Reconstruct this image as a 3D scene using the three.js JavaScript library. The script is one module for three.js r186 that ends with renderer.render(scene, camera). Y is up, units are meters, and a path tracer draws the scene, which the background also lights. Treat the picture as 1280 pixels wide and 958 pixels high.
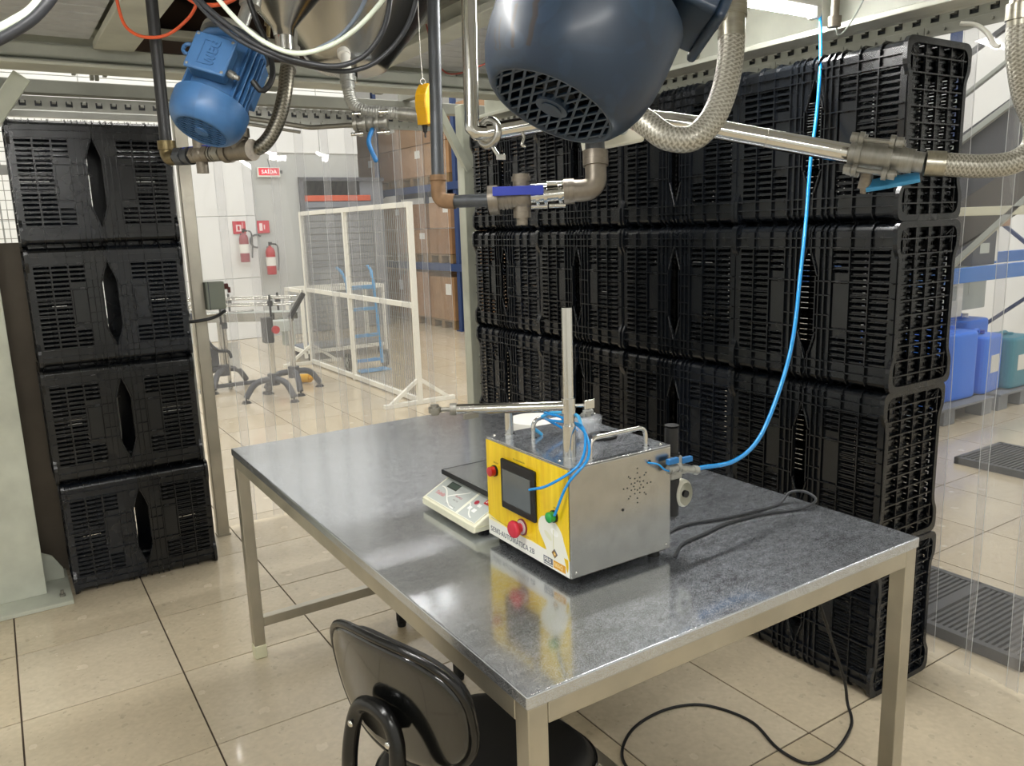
import * as THREE from 'three';
import { RoundedBoxGeometry } from 'three/addons/geometries/RoundedBoxGeometry.js';
import { mergeGeometries } from 'three/addons/utils/BufferGeometryUtils.js';
import { FontLoader } from 'three/addons/loaders/FontLoader.js';
import { TextGeometry } from 'three/addons/geometries/TextGeometry.js';
import { RectAreaLightUniformsLib } from 'three/addons/lights/RectAreaLightUniformsLib.js';
RectAreaLightUniformsLib.init();

// ---------- camera, lights, exposure ----------
const scene = new THREE.Scene();
const camera = new THREE.PerspectiveCamera(51.1, 1280 / 958, 0.05, 60);
camera.rotation.order = 'YXZ';
camera.position.set(0.1171, 1.6896, 4.2479);
camera.rotation.set(-0.19517, -0.56839, -0.0326);
const renderer = new THREE.WebGLRenderer({ antialias: true });
renderer.toneMapping = THREE.LinearToneMapping;
renderer.toneMappingExposure = 0.475;
renderer.shadowMap.enabled = true;
scene.background = new THREE.Color(0x000000);
const HALL = 86, BOOTH = 290, LAMP = new THREE.Color(1, 0.985, 0.95);
const hallLamps = [];
for (const x of [-2.5, 1.5, 5, 8.5]) for (const z of [-7, -4, -1, 2, 5]) hallLamps.push([x, z]);
const boothTubes = [[1.97, 2.37], [0.0, 2.95], [0.1, 4.75]];

// ---------- helpers ----------
let seed = 20240611;
const rnd = () => { seed = (seed * 1664525 + 1013904223) >>> 0; return seed / 4294967296; };
const rr = (a, b) => a + (b - a) * rnd();
const V = (x, y, z) => new THREE.Vector3(x, y, z);
const used = {};
function numbered(n) { used[n] = (used[n] ?? -1) + 1; return used[n] ? n + '_' + String(used[n]).padStart(3, '0') : n; }
function shade(o) { o.castShadow = o.receiveShadow = true; return o; }
function thing(name, label, category, p = [0, 0, 0], turn = 0, group) {
  const o = new THREE.Group(); o.name = numbered(name); o.position.set(...p); o.rotation.y = turn;
  o.userData = { label, category }; if (group) o.userData.group = group;
  scene.add(o); return o;
}
function tag(o, label, category, group) { o.userData = { label, category }; if (group) o.userData.group = group; return o; }
function flat(g) { const q = g.index ? g.toNonIndexed() : g; for (const k of Object.keys(q.attributes)) if (!['position', 'normal', 'uv'].includes(k)) q.deleteAttribute(k); return q; }
function join(gs) { gs = gs.flat(9); return gs.length === 1 ? gs[0] : mergeGeometries(gs.map(flat)); }
function mesh(name, gs, m, parent = scene) {
  const o = shade(new THREE.Mesh(join([gs]), m)); o.name = parent === scene ? numbered(name) : name; parent.add(o); return o;
}
const partCount = new Map();
function struct(name, gs, m, parent = scene) { const o = mesh(name, gs, m, parent); if (parent === scene) o.userData.kind = 'structure'; return o; }
// uv in metres from the dominant normal
function wuv(g) {
  g = flat(g); const p = g.attributes.position, n = g.attributes.normal, uv = new Float32Array(p.count * 2);
  for (let i = 0; i < p.count; i++) {
    const ax = Math.abs(n.getX(i)), ay = Math.abs(n.getY(i)), az = Math.abs(n.getZ(i));
    let u, v; if (ay >= ax && ay >= az) { u = p.getX(i); v = p.getZ(i); } else if (ax >= az) { u = p.getZ(i); v = p.getY(i); } else { u = p.getX(i); v = p.getY(i); }
    uv[2 * i] = u; uv[2 * i + 1] = v;
  }
  g.setAttribute('uv', new THREE.BufferAttribute(uv, 2)); return g;
}
function bx(w, h, d, x = 0, y = 0, z = 0, r = 0) {
  const g = r > 0 ? new RoundedBoxGeometry(w, h, d, 1, Math.min(r, w / 2.01, h / 2.01, d / 2.01)) : new THREE.BoxGeometry(w, h, d);
  return wuv(g.translate(x, y, z));
}
function box2(a, b, r = 0) { return bx(b[0] - a[0], b[1] - a[1], b[2] - a[2], (a[0] + b[0]) / 2, (a[1] + b[1]) / 2, (a[2] + b[2]) / 2, r); }
function cyl(r0, r1, a, b, n = 20, open = false) {            // from point a (radius r0) to b (radius r1)
  a = V(...a); b = V(...b); const d = b.clone().sub(a), h = d.length();
  const g = new THREE.CylinderGeometry(r1, r0, h, n, 1, open);
  g.applyQuaternion(new THREE.Quaternion().setFromUnitVectors(V(0, 1, 0), d.normalize())); g.translate((a.x + b.x) / 2, (a.y + b.y) / 2, (a.z + b.z) / 2); return g;
}
function tube(pts, r, n = 10, seg = 0, tension = 0.5) {
  const c = new THREE.CatmullRomCurve3(pts.map((p) => V(...p)), false, 'centripetal', tension);
  return new THREE.TubeGeometry(c, seg || pts.length * 8, r, n, false);
}
function capTube(pts, r, n = 10, seg = 0) { const a = pts[0], b = pts[pts.length - 1]; return [tube(pts, r, n, seg), new THREE.SphereGeometry(r, n, 6).translate(...a), new THREE.SphereGeometry(r, n, 6).translate(...b)]; }
function bent(pts, r, R, n = 14) {                              // straight runs with rounded corners
  const c = new THREE.CurvePath(), P = pts.map((p) => V(...p)); let at = P[0];
  for (let i = 1; i < P.length; i++) {
    if (i === P.length - 1) { c.add(new THREE.LineCurve3(at, P[i])); break; }
    const u = P[i - 1].clone().sub(P[i]), w = P[i + 1].clone().sub(P[i]); const k = Math.min(R, u.length() * 0.49, w.length() * 0.49);
    const a = P[i].clone().add(u.setLength(k)), b = P[i].clone().add(w.setLength(k));
    c.add(new THREE.LineCurve3(at, a)); c.add(new THREE.QuadraticBezierCurve3(a, P[i].clone(), b)); at = b;
  }
  return new THREE.TubeGeometry(c, pts.length * 16, r, n, false);
}
function lathe(prof, n = 28) { return new THREE.LatheGeometry(prof.map(([r, y]) => new THREE.Vector2(r, y)), n); }
function along(g, a, b) { a = V(...a); b = V(...b); g.applyQuaternion(new THREE.Quaternion().setFromUnitVectors(V(0, 1, 0), b.clone().sub(a).normalize())); return g.translate(a.x, a.y, a.z); }
function hex(r, a, b) { return cyl(r, r, a, b, 6); }
function rrect(w, h, r, x = 0, y = 0) {
  const s = new THREE.Shape(), a = x - w / 2, b = x + w / 2, c = y - h / 2, d = y + h / 2;
  s.moveTo(a + r, c); s.lineTo(b - r, c); s.quadraticCurveTo(b, c, b, c + r); s.lineTo(b, d - r); s.quadraticCurveTo(b, d, b - r, d); s.lineTo(a + r, d); s.quadraticCurveTo(a, d, a, d - r); s.lineTo(a, c + r); s.quadraticCurveTo(a, c, a + r, c); return s;
}
function ext(s, depth, o = {}) { return new THREE.ExtrudeGeometry(s, { depth, bevelEnabled: false, curveSegments: 5, ...o }); }
const lerp3 = (a, b, t) => a.map((v, i) => v + (b[i] - v) * t);

// ---------- textures ----------
const hash = (x, y, s) => { let h = (x * 374761393 + y * 668265263 + s * 2147483647) | 0; h = Math.imul(h ^ (h >>> 13), 1274126177); return ((h ^ (h >>> 16)) >>> 0) / 4294967296; };
function vn(x, y, per, s) {
  const xi = Math.floor(x), yi = Math.floor(y), fx = x - xi, fy = y - yi, m = (a) => ((a % per) + per) % per, sm = (t) => t * t * (3 - 2 * t);
  const a = hash(m(xi), m(yi), s), b = hash(m(xi + 1), m(yi), s), c = hash(m(xi), m(yi + 1), s), d = hash(m(xi + 1), m(yi + 1), s);
  return a + (b - a) * sm(fx) + (c - a) * sm(fy) + (a - b - c + d) * sm(fx) * sm(fy);
}
const fbm = (u, v, f, s, o = 4) => { let t = 0, a = 0.5, n = 0; for (let i = 0; i < o; i++) { t += a * vn(u * f, v * f, f, s + i); n += a; f *= 2; a *= 0.5; } return t / n; };
function dtex(n, fn, srgb, rep = 1) {
  const d = new Uint8Array(n * n * 4);
  for (let y = 0; y < n; y++) for (let x = 0; x < n; x++) { const c = fn(x / n, y / n), i = (y * n + x) * 4; d[i] = c[0] * 255; d[i + 1] = c[1] * 255; d[i + 2] = c[2] * 255; d[i + 3] = 255; }
  const t = new THREE.DataTexture(d, n, n); t.wrapS = t.wrapT = THREE.RepeatWrapping; t.magFilter = THREE.LinearFilter; if (srgb) t.colorSpace = THREE.SRGBColorSpace; t.repeat.set(rep, rep); t.needsUpdate = true; return t;
}
function canvas(w, h, draw, srgb = true) {
  const c = document.createElement('canvas'); c.width = w; c.height = h; draw(c.getContext('2d'), w, h);
  const t = new THREE.CanvasTexture(c); if (srgb) t.colorSpace = THREE.SRGBColorSpace; t.wrapS = t.wrapT = THREE.RepeatWrapping; return t;
}
const clamp = (x) => Math.max(0, Math.min(1, x));
const g3 = (v) => [clamp(v), clamp(v), clamp(v)];
const std = (o) => new THREE.MeshStandardMaterial(o), phy = (o) => new THREE.MeshPhysicalMaterial(o);

const grainTex = dtex(256, (u, v) => g3(0.9 + 0.1 * fbm(u, v, 16, 3)), true, 2);
const grimeTex = dtex(256, (u, v) => { const n = fbm(u, v, 6, 9, 5); return g3(0.82 + 0.18 * n); }, true, 1.3);
const roughTex = dtex(256, (u, v) => { const n = fbm(u, v, 8, 21, 5); return g3(0.55 + 0.45 * n); }, false, 1.5);
const tileTex = dtex(512, (u, v) => {
  const cl = fbm(u, v, 5, 31, 5), sp = fbm(u, v, 90, 37, 2), st = hash(Math.floor(u * 512), Math.floor(v * 512), 5) > 0.9994 ? 0.25 : 0;
  const d = fbm(u, v, 40, 41, 3) > 0.79 ? 0.06 : 0; const k = 0.87 + 0.05 * (cl - 0.5) + 0.06 * (sp - 0.5) - d - st; return [clamp(k), clamp(k * 0.985), clamp(k * 0.96)];
}, true, 0.8);
const scuffs = (c, w, h, n, l0, l1, w0, w1, tone) => { for (let i = 0; i < n; i++) { const x = rnd() * w, y = rnd() * h, l = rr(l0, l1), a = rr(-0.9, 0.9) + (rnd() < 0.25 ? rr(0, 6) : 0); c.strokeStyle = tone(); c.lineWidth = rr(w0, w1); c.beginPath(); c.arc(x, y, l * 2, a, a + rr(0.2, 0.5)); c.stroke(); } };
const brushTex = dtex(1024, (u, v) => {                           // fine-scratched stainless: polished grains among rough ones, unevenly worn
  const wear = 0.5 + 0.3 * (fbm(u + 0.35 * v, v * 4, 8, 61, 5) - 0.5) + 0.3 * (fbm(u, v, 24, 67, 3) - 0.5), r = hash(Math.floor(u * 1024), Math.floor(v * 1024), 17);
  return g3(r < wear * 0.42 ? 0.85 : 0.17);
}, false, 2.5);
const brushTone = canvas(1024, 1024, (c, w, h) => {
  c.fillStyle = '#d8dadd'; c.fillRect(0, 0, w, h);
  scuffs(c, w, h, 6000, 4, 30, 0.5, 1.2, () => (rnd() < 0.6 ? `rgba(255,255,255,${rr(0.05, 0.35)})` : `rgba(150,150,155,${rr(0.05, 0.25)})`));
  scuffs(c, w, h, 260, 30, 90, 0.6, 1.6, () => `rgba(255,255,255,${rr(0.2, 0.7)})`);
});
const hair = dtex(512, (u, v) => g3(0.42 + 0.3 * vn(u * 6, v * 220, 220, 3) + 0.25 * fbm(u, v, 6, 71)), false, 2);
const braidTex = canvas(128, 128, (c, w) => {
  c.fillStyle = '#6a675f'; c.fillRect(0, 0, w, w); c.lineCap = 'round';
  for (let k = -1; k < 3; k++) for (let j = -1; j < 3; j++) for (const s of [1, -1]) {
    const x = k * 64 + (s > 0 ? 0 : 32), y = j * 64 + (s > 0 ? 0 : 32);
    for (let q = 0; q < 5; q++) { c.strokeStyle = ['#a3a198', '#c9c7be', '#efede6', '#d2d0c7', '#a5a299'][q]; c.lineWidth = 7; const o = q * 8 - 16; c.beginPath(); c.moveTo(x + 6 - o * 0.7, y + (s > 0 ? 6 : 58) + s * o * 0.7); c.lineTo(x + 58 - o * 0.7, y + (s > 0 ? 58 : 6) + s * o * 0.7); c.stroke(); }
  }
});
const braidMap = (ru, rv) => { const t = braidTex.clone(); t.repeat.set(ru, rv); t.needsUpdate = true; return t; };

// ---------- materials ----------
const M = {
  tile: [0, 1, 2].map((k) => phy({ color: new THREE.Color([0xe8dcc4, 0xe4d7bd, 0xebe0ca][k]), map: tileTex, roughness: 0.3, roughnessMap: roughTex, clearcoat: 0.35, clearcoatRoughness: 0.06 })),
  grout: std({ color: 0x4a3d30, roughness: 0.9, map: grimeTex }),
  wall: std({ color: 0xe9ebea, roughness: 0.45 }), wallJoint: std({ color: 0xb9bcba, roughness: 0.7 }),
  hallCeil: std({ color: 0xd9dad6, roughness: 0.8 }),
  paint: std({ color: 0xd8dacc, roughness: 0.5, map: grimeTex }), paintDark: std({ color: 0xa6a79e, roughness: 0.5, map: grimeTex }),
  column: std({ color: 0xd6dacb, roughness: 0.5, map: grimeTex }),
  ribbed: std({ color: 0xcfd2d5, roughness: 0.45, metalness: 0.1, map: grainTex }),
  rust: std({ color: 0x3f2c20, roughness: 0.6, map: grimeTex }),
  steel: std({ color: 0xb8b7b2, metalness: 1, roughness: 0.26, map: grainTex }),
  tableTop: std({ color: 0xe9ecf0, metalness: 0.93, roughness: 0.7, roughnessMap: brushTex, map: brushTone }),
  frame: std({ color: 0xc9c4b6, metalness: 1, roughness: 0.55, roughnessMap: roughTex, map: grimeTex }),
  polished: std({ color: 0xcfcec9, metalness: 1, roughness: 0.12 }),
  pipe: std({ color: 0xb9b5a6, metalness: 1, roughness: 0.3, map: grimeTex }),
  castSteel: std({ color: 0x9c9a92, metalness: 0.75, roughness: 0.45, map: grimeTex }),
  brass: std({ color: 0x776a4c, metalness: 0.9, roughness: 0.45, map: grimeTex }), bronze: std({ color: 0x8e867a, metalness: 0.7, roughness: 0.45, map: grimeTex }),
  greyPipe: std({ color: 0x55585c, metalness: 0.5, roughness: 0.45, map: grimeTex }), rustPipe: std({ color: 0x86684a, roughness: 0.75, map: grimeTex }),
  galv: std({ color: 0xb4b4ae, metalness: 0.7, roughness: 0.4, map: grimeTex }),
  crate: std({ color: 0x0b0e12, roughness: 0.32, roughnessMap: roughTex }), crateOld: std({ color: 0x12161d, roughness: 0.36, roughnessMap: roughTex }),
  black: std({ color: 0x0c0c0d, roughness: 0.5 }), rubber: std({ color: 0x121212, roughness: 0.8 }), gloss: phy({ color: 0x0d0e0e, roughness: 0.14, clearcoat: 0.6, clearcoatRoughness: 0.05 }),
  leather: std({ color: 0x0a0a0b, roughness: 0.6, map: grainTex }), enamel: phy({ color: 0x090909, roughness: 0.25 }),
  motorBlue: phy({ color: 0x376596, roughness: 0.5, map: grimeTex, clearcoat: 0.15, clearcoatRoughness: 0.3 }),
  motorNavy: null,
  white: std({ color: 0xeceae2, roughness: 0.5 }), cream: std({ color: 0xe2e0c8, roughness: 0.5 }), ivory: std({ color: 0xd8d6b8, roughness: 0.45 }),
  plasticGrey: std({ color: 0xb4bab4, roughness: 0.5 }), socket: std({ color: 0xdedccb, roughness: 0.45 }),
  yellow: std({ color: 0xe0a80e, roughness: 0.45 }), red: phy({ color: 0xb30f1c, roughness: 0.3, clearcoat: 0.4 }), estop: std({ color: 0xc4283c, roughness: 0.5 }), green: phy({ color: 0x0a8f3c, roughness: 0.3, clearcoat: 0.4 }),
  blueHandle: std({ color: 0x1f6fae, roughness: 0.5 }), deepBlue: std({ color: 0x2336a0, roughness: 0.5 }), teal: std({ color: 0x3a8dbd, roughness: 0.45 }),
  blueTube: phy({ color: 0x1687cf, roughness: 0.25, clearcoat: 0.3 }), orange: std({ color: 0xd2552a, roughness: 0.5 }), cable: std({ color: 0x2b2d31, roughness: 0.45 }), paleCable: std({ color: 0xd3dccb, roughness: 0.4 }),
  pvcEdge: phy({ color: 0xf4f6f8, roughness: 0.5, transmission: 0.35, thickness: 0, side: THREE.DoubleSide }),
  pvc: phy({ color: new THREE.Color(0.955, 0.955, 0.965), roughness: 0.02, transmission: 0.84, thickness: 0, ior: 1.5, side: THREE.DoubleSide }),
  clear: phy({ color: 0xf4f6f8, roughness: 0.08, transmission: 0.82, thickness: 0, ior: 1.5, side: THREE.DoubleSide }),
  lamp: std({ color: 0xffffff, emissive: LAMP, emissiveIntensity: 9, roughness: 0.6 }), tubeGlow: std({ color: 0xffffff, emissive: LAMP, emissiveIntensity: 140, roughness: 0.6 }),
  rackBlue: std({ color: 0x2c4270, roughness: 0.5 }), carton: [0, 1, 2].map((k) => std({ color: [0xa9835d, 0x9b7450, 0xb59070][k], roughness: 0.85, map: grimeTex })), wood: std({ color: 0x8d7350, roughness: 0.85, map: grimeTex }),
  whitePaint: std({ color: 0xf1efe4, roughness: 0.4 }), truckBlue: std({ color: 0x3fa0dd, roughness: 0.4 }), greyPanel: std({ color: 0x7f858f, roughness: 0.6 }),
  jerryBlue: phy({ color: 0x1c74ea, roughness: 0.4 }), jerryTeal: phy({ color: 0x1f7f96, roughness: 0.4 }), mat: std({ color: 0x4a4c50, roughness: 0.7 }), palletGrey: std({ color: 0x777b80, roughness: 0.7 }),
  darkSteel: std({ color: 0x50535a, roughness: 0.55, metalness: 0.2 }), sheetDark: std({ color: 0x6f6558, roughness: 0.5, metalness: 0.3, map: grimeTex }), label: std({ color: 0xe6e6e0, roughness: 0.7 }),
};
const SCR = [[318, 138, 44, 4], [338, 118, 60, 5], [300, 148, 34, 2], [292, 156, 26, 2], [346, 104, 24, 3], [326, 110, 18, 2]];
M.motorNavy = phy({ color: 0xffffff, roughness: 0.48, clearcoat: 0.16, clearcoatRoughness: 0.2, map: canvas(512, 256, (c, w, h) => {
  c.fillStyle = '#10263b'; c.fillRect(0, 0, w, h);
  for (let i = 0; i < 260; i++) { c.fillStyle = rnd() < 0.5 ? `rgba(60,95,130,${rr(0.03, 0.12)})` : `rgba(8,18,32,${rr(0.03, 0.14)})`; c.beginPath(); c.ellipse(rnd() * w, rnd() * h, rr(3, 26), rr(3, 16), rnd() * 3, 0, 7); c.fill(); }
  c.strokeStyle = '#221a1b'; for (const [x, y, l, t] of SCR) { c.lineWidth = t; c.beginPath(); c.moveTo(x, y); for (let k = 1; k < 7; k++) c.lineTo(x + rr(-2, 2) + k * 0.6, y + (l * k) / 6); c.stroke(); }
}) });
// ---------- the hall: floor, walls, ceiling ----------
const X0 = -5, X1 = 11, Z0 = -12, Z1 = 7.5, HH = 6;
const T = 0.55;
{
  const floor = struct('floor', box2([X0 - 0.2, -0.25, Z0 - 0.2], [X1 + 0.2, -0.004, Z1 + 0.2]), M.grout);
  const variants = [0, 1, 2].map((k) => { const g = bx(T - 0.006, 0.012, T - 0.006, 0, -0.006, 0, 0.0008), uv = g.attributes.uv; for (let i = 0; i < uv.count; i++) uv.setXY(i, uv.getX(i) + k * 0.37, uv.getY(i) + k * 0.61); return g; });
  camera.updateMatrixWorld(); camera.updateProjectionMatrix();
  const cells = [];
  for (let i = Math.round(X0 / T); i * T < X1; i++) for (let j = Math.round(Z0 / T); j * T < Z1; j++) {
    const c = V((i + 0.5) * T, 0, (j + 0.5) * T), p = c.clone().project(camera);
    cells.push({ c, d: c.distanceTo(camera.position), seen: Math.abs(p.x) < 1.25 && p.y > -1.5 && p.z < 1 && c.distanceTo(camera.position) < 13 });
  }
  cells.sort((a, b) => (b.seen - a.seen) || a.d - b.d);
  const rest = [[], [], []];
  cells.forEach((q, k) => {
    const m = Math.floor(rnd() * 3), g = variants[Math.floor(rnd() * 3)], turn = Math.floor(rnd() * 4) * Math.PI / 2;
    if (k < 290 && q.seen) { const o = shade(new THREE.Mesh(g, M.tile[m])); o.name = 'floor_tile'; o.position.copy(q.c); o.rotation.y = turn; floor.add(o); } else rest[m].push([q.c, turn]);
  });
  rest.forEach((list, m) => {
    const im = shade(new THREE.InstancedMesh(variants[m], M.tile[m], list.length)), t = new THREE.Object3D();
    list.forEach(([c, turn], i) => { t.position.copy(c); t.rotation.y = turn; t.updateMatrix(); im.setMatrixAt(i, t.matrix); });
    im.name = 'far_floor_tiles'; im.userData.kind = 'stuff'; floor.add(im);
  });
}
{
  const wb = struct('wall_back', box2([X0, 0, -9.2], [5.62, HH, -9.02]), M.wallJoint);
  for (let i = 0; i < 10; i++) for (let j = 0; j < 6; j++) {
    const x = -5.4 + i * 1.15 + 0.01, x2 = Math.min(x + 1.14, 5.62), y = j * 0.98; if (x2 - x < 0.2) continue;
    if (x2 > 4.58 && y < 2.4) continue;
    mesh('wall_panel', box2([x, y + 0.004, -9.03], [x2, Math.min(HH, y + 0.976), -9.0], 0.006), M.wall, wb);
  }
  struct('wall_far', box2([X0 - 0.2, 0, Z0 - 0.2], [X1 + 0.2, HH, Z0]), M.wall);
  struct('wall_left', box2([X0 - 0.2, 0, Z0], [X0, HH, Z1]), M.wall);
  struct('wall_right', box2([X1, 0, Z0], [X1 + 0.2, HH, Z1]), M.wall);
  struct('wall_front', box2([X0 - 0.2, 0, Z1], [X1 + 0.2, HH, Z1 + 0.2]), M.wall);
  struct('wall_return', box2([5.5, 0, Z0], [5.62, HH, -9.2]), M.greyPanel);
  struct('ceiling', box2([X0 - 0.2, HH, Z0 - 0.2], [X1 + 0.2, HH + 0.2, Z1 + 0.2]), M.hallCeil);
  const door = struct('door_1', box2([4.58, 0, -9.06], [6.05, 2.52, -9.02]), M.greyPanel);
  for (let i = 0; i < 21; i++) mesh('shutter_slat', bx(1.2, 0.098, 0.03, 5.2, 0.06 + i * 0.108, -8.995, 0.012), i > 19 ? M.orange : M.greyPanel, door);
  mesh('door_frame', [box2([4.55, 0, -9.02], [4.62, 2.56, -8.95]), box2([4.55, 2.5, -9.02], [6.05, 2.56, -8.95])], M.darkSteel, door);
}
// hall lamps: a glowing trough and an area light of its size just under it
for (const [x, z] of hallLamps) {
  const t = thing('ceiling_lamp', `white trough lamp on the hall ceiling, ${['first', 'second', 'third', 'fourth', 'fifth'][Math.round((z + 7) / 3)]} from the back, ${x < -1 ? 'left row' : x < 3 ? 'inner left row' : x < 7 ? 'inner right row' : 'right row'}`, 'lamp', [x, HH - 0.02, z], 0, 'trough lamps on the hall ceiling');
  mesh('housing', bx(1.9, 0.06, 0.3, 0, -0.03, 0, 0.01), M.white, t); mesh('diffuser', bx(1.8, 0.02, 0.24, 0, -0.065, 0), M.lamp, t);
  const l = new THREE.RectAreaLight(LAMP, HALL, 1.8, 0.24); l.position.set(x, HH - 0.11, z); l.lookAt(x, 0, z); scene.add(l);
}
// ---------- the mezzanine over the workplace ----------
const CY = 2.46;
{
  const deck = struct('mezzanine_floor', [box2([-1.9, 2.53, 2.7], [2.78, 2.64, 5.2]), box2([-1.9, 2.53, 0.3], [0.78, 2.64, 2.7]), box2([1.72, 2.53, 0.3], [2.78, 2.64, 2.7])], M.paintDark);
  // ribbed underside sheets
  const rib = (x0, x1, z0, z1) => { for (let z = z0; z < z1 - 0.04; z += 0.104) mesh('ceiling_plank', box2([x0, CY, z + 0.002], [x1, CY + 0.05, Math.min(z1, z + 0.1)], 0.004), M.ribbed, deck); };
  rib(-1.85, 0.57, 0.52, 4.3); rib(1.78, 2.6, 0.5, 2.7); rib(0.75, 2.6, 2.75, 4.3);
  struct('mezzanine_lining', [box2([-1.85, CY, 4.3], [2.6, 2.53, 5.15])], M.ribbed);
  struct('mezzanine_shaft', [box2([0.74, 2.64, 0.34], [1.74, 3.5, 0.4]), box2([0.74, 2.45, 0.4], [1.74, 2.66, 0.44]), box2([0.74, 2.64, 0.4], [0.78, 3.5, 2.7]), box2([1.72, 2.64, 0.4], [1.76, 3.5, 2.7]), box2([0.74, 2.64, 2.68], [1.76, 3.5, 2.72]), box2([0.7, 3.5, 0.3], [1.8, 3.56, 2.75])], M.rust);
  // edge channel along the back, beams from front to back
  const chan = (x0, x1, z) => [box2([x0, 2.36, z - 0.05], [x1, 2.375, z + 0.12], 0.004), box2([x0, 2.50, z - 0.05], [x1, 2.53, z + 0.14], 0.004), box2([x0, 2.37, z - 0.02], [x1, 2.51, z + 0.0]), box2([x0, 2.40, z + 0.0], [x1, 2.455, z + 0.045], 0.012)];
  struct('beam_back', chan(-1.9, 2.62, 0.38), M.paint);
  struct('beam_rail', [box2([-1.9, 2.365, -0.34], [2.95, 2.43, -0.27], 0.006)], M.paintDark);
  const bz = (x, w) => [box2([x - w / 2, 2.43, 0.5], [x + w / 2, 2.46, 5.15], 0.004), box2([x - 0.012, 2.44, 0.5], [x + 0.012, 2.53, 5.15])];
  struct('beam_cross', bz(0.655, 0.15), M.paint); struct('beam_cross', bz(1.76, 0.12), M.paint);
  struct('beam_cross', [box2([0.57, 2.43, 2.68], [2.6, 2.46, 2.78], 0.004)], M.paint);
  struct('beam_side', [box2([2.62, 2.30, 0.0], [2.72, 2.32, 5.2], 0.004), box2([2.70, 2.31, 0.0], [2.72, 2.53, 5.2]), box2([2.62, 2.51, 0.0], [2.72, 2.53, 5.2]), box2([2.72, 2.30, 0.0], [2.76, 2.35, 5.2], 0.006)], M.paint);
  struct('beam_side_rail', [box2([2.93, 2.40, -0.34], [3.0, 2.46, 5.2], 0.006), box2([2.6, 2.47, 1.2], [3.0, 2.53, 1.26]), box2([2.6, 2.47, 3.4], [3.0, 2.53, 3.46]), box2([2.6, 2.47, 5.0], [3.0, 2.53, 5.06])], M.paintDark);
  // spacers that leave the bright slit above the curtain rail
  struct('beam_spacer', [0.52, 0.6, 0.62, 0.64, 1.0, 1.38, 1.9].map((x, i) => box2([x, 2.375, i % 3 ? 0.1 : 0.2], [x + (i > 3 ? 0.05 : 0.015), 2.52, i % 3 ? 0.13 : 0.23])), M.paintDark);
  struct('beam_tie', [-1.2, 0.2, 1.2, 2.3].map((x) => box2([x, 2.43, -0.33], [x + 0.05, 2.47, 0.4])), M.paintDark);
  struct('mezzanine_lip', box2([-1.9, 2.53, 0.26], [2.78, 2.66, 0.32]), M.paint);
}
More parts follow.
